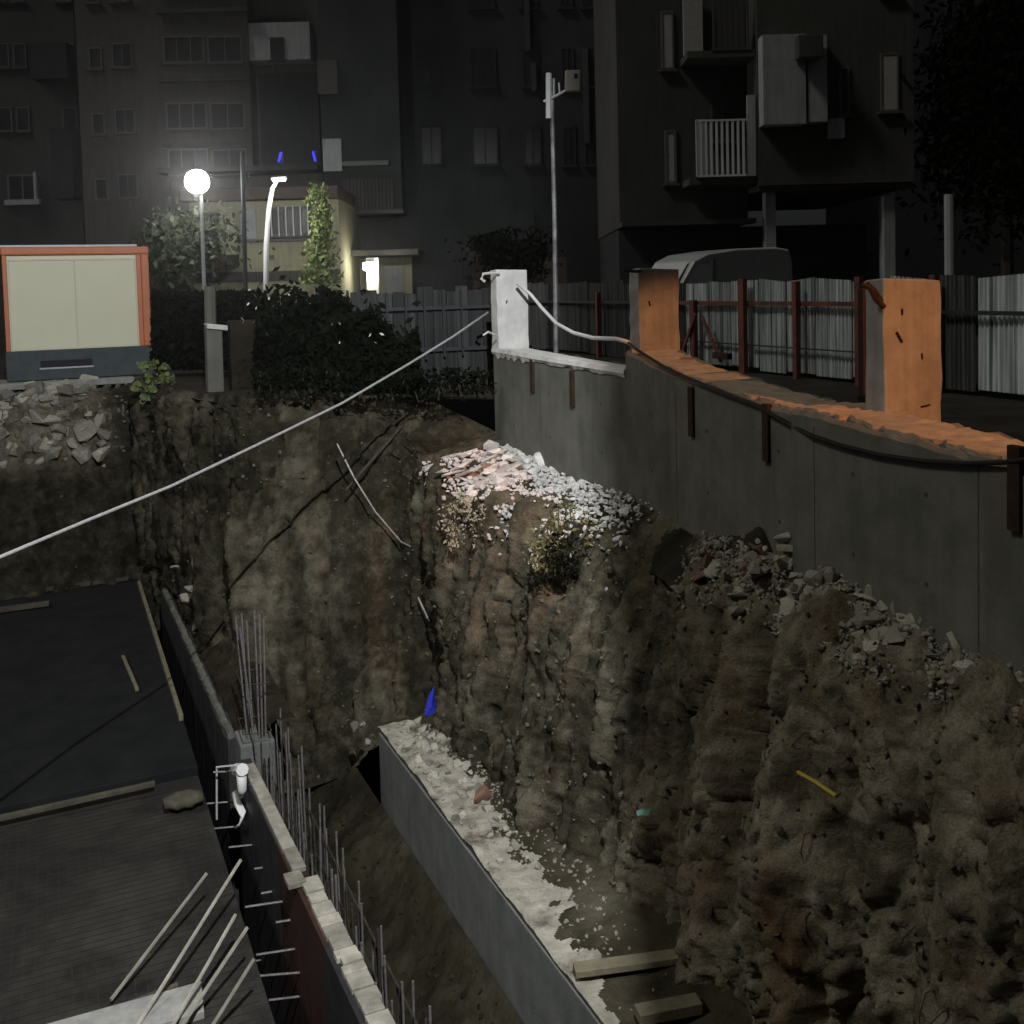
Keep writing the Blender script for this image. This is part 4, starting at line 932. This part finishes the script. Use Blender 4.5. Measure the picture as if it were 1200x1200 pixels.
# ------------------------------------------------------------------ poles and lamps in view
def z_on(p, z): q = Vector(p); q.z = z; return q
lp = thing('antenna_pole', 'tall slim pole with white antenna and grey box at its top', 'pole', z_on(pix(650,350,d=22), 6.25))
top = pix(646.5, 108, d=22); base = z_on(pix(650,350,d=22), 6.25)
MB().tube([base, base.lerp(top,.5)+Vector((.02,0,0)), top], [.055,.05,.045], 8).build('pole_shaft', M['pole_grey'], lp)
MB().tube([pix(643,86,d=21.9), pix(643,139,d=21.9)], .065, 8).build('antenna', M['white_metal'], lp)
MB().tube([pix(649,92,d=22), pix(649,112,d=22)], .03, 6).build('stub_pipe', M['grey_metal'], lp)
MB().tube([pix(637,119,d=21.9), pix(650,113,d=21.9), pix(663,106,d=21.9)], .028, 6).build('arm', M['white_metal'], lp)
MB().tube([pix(655,97,d=21.9), pix(656,110,d=21.9)], .018, 6).build('clamp_bolt', M['white_metal'], lp)
a = pix(671, 95, d=21.9); MB().obox(a, (.30,-.13,0), (.03,.10,0), (0.02,0,.46)).build('box', M['tag_grey'], lp, bevel=.03)
MB().obox(pix(675,89,d=21.75), (.07,-.03,0), (.01,.03,0), (0,0,.10)).build('lens', M['black'], lp, bevel=.01)

gl = thing('lamp_post', 'slim lamp post with a glaring white globe lamp', 'street lamp', z_on(pix(238,335,d=28), 6.25))
c = pix(231, 213, d=28)
MB().tube([z_on(pix(238,335,d=28),6.25), pix(236,235,d=28), pix(233,222,d=28)], .05, 8).build('pole', M['grey_metal'], gl)
mb = MB(); vs = []; fs = []
for i in range(9):
    for k in range(14):
        th = math.pi*i/8; ph = 2*math.pi*k/14; vs.append(c + Vector((math.sin(th)*math.cos(ph), math.sin(th)*math.sin(ph), math.cos(th)))*.33)
for i in range(8):
    for k in range(14): fs.append((i*14+k, i*14+(k+1)%14, (i+1)*14+(k+1)%14, (i+1)*14+k))
mb.add(vs, fs).build('globe', M['lamp_white'], gl, smooth=True)
MB().tube([c+Vector((0,0,-.42)), c+Vector((0,0,-.30))], [.1,.16], 8).build('collar', M['grey_metal'], gl)

sl_ = thing('lamp_post', 'leaning white street lamp with a flat lit head beside the climbing plant', 'street lamp', z_on(pix(309,330,d=30), 6.25))
MB().tube([z_on(pix(308,330,d=30),6.25), pix(312,290,d=30), pix(315,245,d=30), pix(319,221,d=30), pix(324,213,d=30)], [.085,.08,.07,.06,.045], 8).build('pole', M['white_metal'], sl_, smooth=True)
a = pix(327,209,d=29.9); MB().obox(a, (.42,-.16,.03), (.06,.16,0), (-.01,0,.08)).build('head', M['white_metal'], sl_, bevel=.02)
MB().obox(a-Vector((0,0.02,.062)), (.32,-.12,.02), (.05,.14,0), (0,0,.035)).build('lens', M['lamp_street'], sl_)
add_light('lamp_light', 'SPOT', a-Vector((0,.05,.15)), 150, (.95,.98,.9), sl_, target=pix(335,330,d=31.5), size=.12, spot=150, blend=.8)
o = MB().tube([z_on(pix(286,335,d=27),6.25), pix(284,178,d=27)], .06, 8).build('utility_pole', M['dark_metal'], None); tag(o, 'thin dark utility pole between the globe lamp and the street lamp', 'pole')
for (x, y, L) in ((328,184,'left blue light high on the dark wall above the street lamp'), (368,183,'right blue light high on the dark wall above the climbing plant')):
    p = pix(x, y, d=33); t = thing('blue_light', L, 'light', p)
    MB().obox(p, (.05,-.02,.0), (.02,.05,0), (.10 if x < 350 else -.08, 0, .30)).build('tube', M['lamp_blue'], t, bevel=.015)
    MB().obox(p+Vector((.05,.10,0)), (.12,-.05,0), (.02,.06,0), (0,0,.36)).build('bracket', M['dark_metal'], t)

# ------------------------------------------------------------------ buildings (axes square to the view, each at its own distance)
VW = Matrix.Rotation(-PSI, 4, 'Z')
def hor(x): return 335 - .026*(x-600)
class Bld:
    def __init__(s, name, label, d, x0, x1):
        s.d = d; s.root = thing(name, label, 'building', VW @ Vector(((x0+x1)/2-600, 1200, 0)) * (d/1200) + Vector((0,0,6.25)), -PSI)
    def X(s, x): return (x-600)/1200*s.d
    def Z(s, x, y): return 8 + (hor(x)-y)/1200*s.d
    def box(s, name, m, x0, y0, x1, y1, off=0, th=8, parent=None, bevel=0, zb=None, M_=None):
        """off: metres in front (+) of the building line, th: depth away from the viewer"""
        xm = (x0+x1)/2; z1 = s.Z(xm, y0); z0 = s.Z(xm, y1) if zb is None else zb
        a = s.X(x0), s.d-off, z0; b = s.X(x1), s.d-off+th, z1
        return MB(VW).box(a, b).build(name, M[m], parent or s.root, bevel=bevel)
    def window(s, x0, y0, x1, y1, off=0, frame='frame', glass='glass', mull=1, t=.06, bars=0):
        xm = (x0+x1)/2; ax, bx = s.X(x0), s.X(x1); z0, z1 = s.Z(xm, y1), s.Z(xm, y0); yf = s.d-off
        mb = MB(VW); f = .05
        mb.box((ax,yf-f,z0),(ax+t,yf+.02,z1)); mb.box((bx-t,yf-f,z0),(bx,yf+.02,z1)); mb.box((ax+t,yf-f,z1-t),(bx-t,yf+.02,z1)); mb.box((ax+t,yf-f,z0),(bx-t,yf+.02,z0+t))
        for i in range(mull):
            c = ax + (bx-ax)*(i+1)/(mull+1); mb.box((c-t*.35,yf-f,z0+t),(c+t*.35,yf+.02,z1-t))
        w = mb.build('window', M[frame], s.root)
        MB(VW).box((ax+t*.5,yf-.03,z0+t*.5),(bx-t*.5,yf-.012,z1-t*.5)).build('pane', M[glass], w)
        MB(VW).box((ax-.08,yf-.14,z0-.07),(bx+.08,yf+.01,z0-.003)).build('sill', M['wall_left'] if frame == 'frame' else M[frame], w)
        for i in range(bars):
            c = ax + (bx-ax)*(i+.5)/bars; MB(VW).box((c-.018,yf-.12,z0),(c+.018,yf-.09,z1)).build('bar', M['white_metal'], w)
        return w
    def rail(s, x0, y0, x1, y1, off, n, m='white_metal'):
        xm = (x0+x1)/2; ax, bx = s.X(x0), s.X(x1); z0, z1 = s.Z(xm, y1), s.Z(xm, y0); yf = s.d-off
        mb = MB(VW); mb.box((ax,yf-.03,z1-.05),(bx,yf+.03,z1)); mb.box((ax,yf-.03,z0),(bx,yf+.03,z0+.05)); r = mb.build('railing', M[m], s.root)
        for i in range(n):
            c = ax + (bx-ax)*(i+.5)/n; MB(VW).box((c-.03,yf-.022,z0+.05),(c+.03,yf+.022,z1-.05)).build('baluster', M[m], r)

b = Bld('apartment_block', 'dark apartment block at the far left behind the cabin', 50, -120, 100)
b.box('wall', 'wall_dark', -160, -260, 104, 400, 0, 10, zb=6.25)
for yy in (-20, 55, 128):
    for x0, x1 in ((12,28),(33,48),(86,103)): b.window(x0, yy, x1, yy+28, mull=0)
b.window(18, 205, 54, 240, mull=1, t=.11)
b.box('ledge', 'panel_grey', 17, 235, 57, 241, .3, .3); b.box('drain_pipe', 'panel_grey', 51, 203, 54, 234, .25, .12)
b.box('balcony', 'wall_mid', 62, 60, 104, 100, 1.0, 1.0); b.box('balcony', 'wall_mid', 80, 155, 104, 235, .9, .9)

b = Bld('apartment_block', 'tall grey apartment block behind the bright globe lamp', 44, 105, 390)
b.box('wall', 'wall_left', 106, -300, 386, 400, 0, 10, zb=6.25)
b.box('stair_bay', 'wall_left', 185, -300, 208, 330, .5, .49)
b.box('bay', 'wall_left', 212, -300, 312, 205, 1.1, 1.09)
for yy in (-20, 55, 130, 205):
    b.window(147, yy, 170, yy+28, mull=1, t=.05)
    b.window(120, yy+5, 135, yy+30, mull=0)
for yy in (-22, 54, 128, 180):
    b.window(216, yy, 262, yy+30, 1.1, mull=2, t=.06); b.window(266, yy, 305, yy+30, 1.1, mull=1, t=.06)
    b.box('balcony_slab', 'wall_dark', 211, yy+46, 314, yy+51, 1.35, .25)
b.box('balcony_panel', 'panel_grey', 311, 38, 381, 80, 1.0, .9, bevel=.03); b.window(336, 55, 352, 80, 1.01, mull=0, frame='wall_dark')
b.box('gap_shade', 'wall_mid', 316, 90, 384, 205, .25, .24)  # raised dark panel that paints the shade of a deep gap
b.box('cornice', 'wall_dark', 206, 200, 386, 206, 1.4, 1.39)

b = Bld('low_house', 'small cream lit house below the tall block, with white framed windows', 36, 225, 400)
b.box('wall', 'wall_cream', 228, 236, 402, 400, 0, 6, zb=6.25)
b.box('roof_edge', 'roof', 222, 222, 404, 236, .5, 7, bevel=.05)
b.box('door_panel', 'panel_grey', 287, 246, 306, 280, .06, .05)
b.box('sill_band', 'frame', 284, 280, 398, 283, .12, .11)
b.window(320, 243, 371, 277, .02, mull=2, t=.09, bars=6)
b.window(240, 250, 262, 300, .02, mull=1, t=.07)
b.box('shed_roof', 'roof', 222, 300, 284, 312, 1.6, 1.6); b.box('base_band', 'wall_left', 228, 318, 402, 330, .05, .04)
b.box('notice_board', 'frame', 317, 299, 325, 304, .06, .05)

b = Bld('apartment_block', 'unlit dark apartment block in the middle, behind the antenna pole', 41, 390, 735)
b.box('wall', 'wall_mid', 392, -340, 732, 400, 0, 10, zb=6.25)
b.box('bay', 'wall_mid', 392, -340, 480, 250, 1.2, 1.19)
b.box('canopy', 'wall_left', 384, 296, 500, 302, 2.6, 2.6)
b.box('balcony_panel', 'panel_grey', 393, 170, 414, 206, 1.35, .14); b.box('awning', 'frame', 416, 196, 468, 201, 1.8, .5)
for i in range(14): b.box('shutter_slat', 'wall_dark', 414+i*4.1, 214, 414+i*4.1+3.2, 250, 1.30+.03*(i%2), .09)
b.box('balcony_slab', 'wall_dark', 392, 250, 482, 254, 1.5, 1.5); b.box('ground_wall', 'wall_cream', 402, 303, 486, 345, .3, .29)
b.box('door', 'panel_grey', 455, 312, 475, 345, .36, .055)
b.box('balcony_panel', 'wall_left', 390, 82, 412, 120, 1.33, .13)
for yy in (-30, 60, 150):
    for x0, x1 in ((500,525),(560,590),(620,640),(665,680),(690,705)): b.window(x0, yy, x1, yy+45, .0, frame='wall_mid', mull=1)
for x0, y0, y1 in ((624,0,65),(630,78,110),(690,62,170),(712,90,240)): b.box('drain_pipe', 'wall_dark', x0, y0, x0+6, y1, .2, .15)
b.box('garden_wall', 'roof', 560, 306, 660, 345, 4, .4); 
wl = thing('wall_lamp', 'glaring wall lamp under the canopy beside a lit white column', 'lamp', pix(433, 312, d=37.5))
c = pix(433, 312, d=37.5)
MB().obox(c, (.42,-.18,0), (.08,.18,0), (0,0,.26)).build('lamp_body', M['lamp_wall'], wl, bevel=.04)
MB().obox(c+Vector((.08,.18,.14)), (.3,-.1,0), (.1,.3,0), (0,0,.06)).build('hood', M['grey_metal'], wl)
cc = thing('column', 'lit white column under the canopy beside the wall lamp', 'column', z_on(pix(437, 345, d=38), 6.25))
a = pix(437, 345, d=38); a.z = 6.25; bq = pix(437, 302, d=38); MB().obox((a+bq)/2, (.42,-.19,0), (.15,.35,0), bq-a).build('shaft', M['plaster'], cc, bevel=.03)

b = Bld('apartment_block', 'grey apartment block on the right with white balcony railing and overhanging floors', 27.5, 735, 1075)
b.box('upper_wall', 'wall_right', 892, -220, 1073, 216, 0, 9)
b.box('side_wall', 'wall_dark', 735, -220, 891, 262, -1.2, 7)
b.box('ground_wall', 'wall_mid', 735, 262, 1040, 400, -1.6, 6, zb=6.25)
b.box('floor_slab', 'wall_dark', 735, 256, 895, 262, -.6, .6); b.box('beam', 'wall_dark', 892, 216, 1073, 222, -.1, 8)
b.box('balcony_panel', 'panel_grey', 893, 50, 942, 151, .5, .49, bevel=.01); b.box('balcony_panel', 'panel_grey', 945, 50, 967, 148, .45, .44, bevel=.01)
b.box('air_conditioner', 'wall_dark', 929, 54, 957, 80, .9, .38, bevel=.03)
b.window(1034, 66, 1055, 133, .0, glass='curtain', mull=0, t=.05); b.window(986, 82, 998, 138, .0, mull=0, t=.05)
b.window(1036, -60, 1056, 0, .0, mull=0, t=.05); b.box('meter_box', 'panel_grey', 972, 142, 990, 165, .2, .19, bevel=.02)
b.box('balcony_floor', 'wall_right', 812, 208, 891, 216, -.1, 1.1); b.rail(822, 142, 878, 208, .0, 9)
b.box('corner_post', 'panel_grey', 880, 114, 889, 207, .0, .12); b.box('corner_post', 'panel_grey', 820, 142, 830, 208, .02, .12); b.box('corner_post', 'panel_grey', 833, 144, 839, 208, -.02, .1)
b.window(848, 116, 876, 160, -1.18, mull=1, frame='wall_right')
b.window(791, 147, 805, 211, -1.18, glass='curtain', t=.07, mull=0); b.window(789, 5, 804, 74, -1.18, glass='curtain', t=.05, mull=0)
b.rail(840, -4, 886, 62, -.1, 7, 'wall_right'); b.box('balcony_floor', 'wall_right', 812, 62, 891, 70, -.1, 1.1)
b.box('curtain', 'curtain', 815, -10, 838, 62, -1.0, .1)
b.box('column', 'panel_grey', 1042, 229, 1056, 330, -.3, .35, zb=6.25, bevel=.02); b.box('column', 'panel_grey', 905, 222, 917, 330, -.5, .35, zb=6.25)
o = MB().tube([z_on(pix(1113,330,d=24),6.25), pix(1112,228,d=24)], .11, 10).build('post', M['panel_grey'], None); tag(o, 'pale post standing right of the overhanging building', 'post')
b = Bld('apartment_block', 'black unlit building beyond the dark tree at the far right', 46, 1060, 1500)
b.box('wall', 'wall_mid', 1050, -340, 1700, 400, 0, 10, zb=6.25)
for yy in (0, 90, 180): b.window(1110, yy, 1140, yy+50, frame='wall_dark'); b.window(1170, yy, 1195, yy+50, frame='wall_dark')
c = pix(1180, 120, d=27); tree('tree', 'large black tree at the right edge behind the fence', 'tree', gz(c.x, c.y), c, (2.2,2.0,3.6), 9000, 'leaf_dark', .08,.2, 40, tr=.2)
c = pix(590, 300, d=33); tree('tree', 'low dark tree behind the fence at the foot of the dark block', 'tree', gz(c.x, c.y), c, (1.6,1,.7), 1600, 'leaf_dark', .07,.16, 16, tr=.1)

# ------------------------------------------------------------------ what stands behind the camera: the block it is taken from, its floodlight, a sodium lamp
ob = thing('apartment_block', 'unseen block behind the viewpoint, its added bay shading part of the floodlight', 'building', (-2, -4, 0))
MB().box((-9.5,-9,-.3),(4.4,-.95,30)).build('wall', M['wall_left'], ob)
MB().box((1.36,-.949,11.0),(4.4,1.2,30)).build('bay', M['wall_left'], ob)          # added unseen bay, shaped so its edge shades pillars from the floodlight
fl = thing('floodlight', 'white floodlight bracketed to the wall above the viewpoint', 'lamp', (.62, -.9, 14.6))
FP = Vector((.62, -.35, 14.5))
MB().tube([(.62,-.94,14.7),(.62,-.55,14.7)], .03, 8).build('bracket', M['grey_metal'], fl)
MB().obox((.62,-.5,14.62), (.44,0,0), (0,.2,-.06), (0,.07,.26)).build('housing', M['grey_metal'], fl, bevel=.02)
MB().obox((.62,-.385,14.585), (.38,0,0), (0,.012,-.003), (0,.06,.2)).build('lens', M['lamp_flood'], fl)
add_light('flood_light', 'SPOT', FP, 9400, (.97,.98,1), fl, target=(1.5, 16, 5.0), size=.04, spot=75, blend=.5)
so = thing('street_lamp', 'sodium street lamp on the road beside the viewpoint', 'street lamp', (6.6, -12.6, 6.25))
MB().tube([(6.6,-12.6,6.25),(6.6,-12.6,15.6),(6.5,-12.2,16.1)], [.09,.06,.05], 8).build('pole', M['grey_metal'], so)
MB().obox((6.45,-11.9,16.12), (.3,0,0), (0,.7,0), (0,0,.14)).build('head', M['grey_metal'], so, bevel=.04)
MB().obox((6.45,-11.85,16.02), (.22,0,0), (0,.5,0), (0,0,.05)).build('lens', M['lamp_sodium'], so)
add_light('sodium_light', 'SPOT', (6.45,-11.8,15.96), 15500, (1,.39,.15), so, target=(6.75, 6.9, 6.95), size=.10, spot=12.3, blend=.3)


# ------------------------------------------------------------------ thin scattering volume over the whole scene, added for the lamp halos
hz = MB().box((-905,-905,-3),(905,905,42)).build('haze', None, None); hz['kind'] = 'stuff'
hm = bpy.data.materials.new('haze'); hm.use_nodes = True; t = hm.node_tree; t.nodes.clear()
pv = t.nodes.new('ShaderNodeVolumePrincipled'); pv.inputs['Color'].default_value = (.95,.97,1,1); pv.inputs['Density'].default_value = .0019; pv.inputs['Anisotropy'].default_value = .89
ou = t.nodes.new('ShaderNodeOutputMaterial'); t.links.new(pv.outputs[0], ou.inputs['Volume']); hz.data.materials.append(hm)
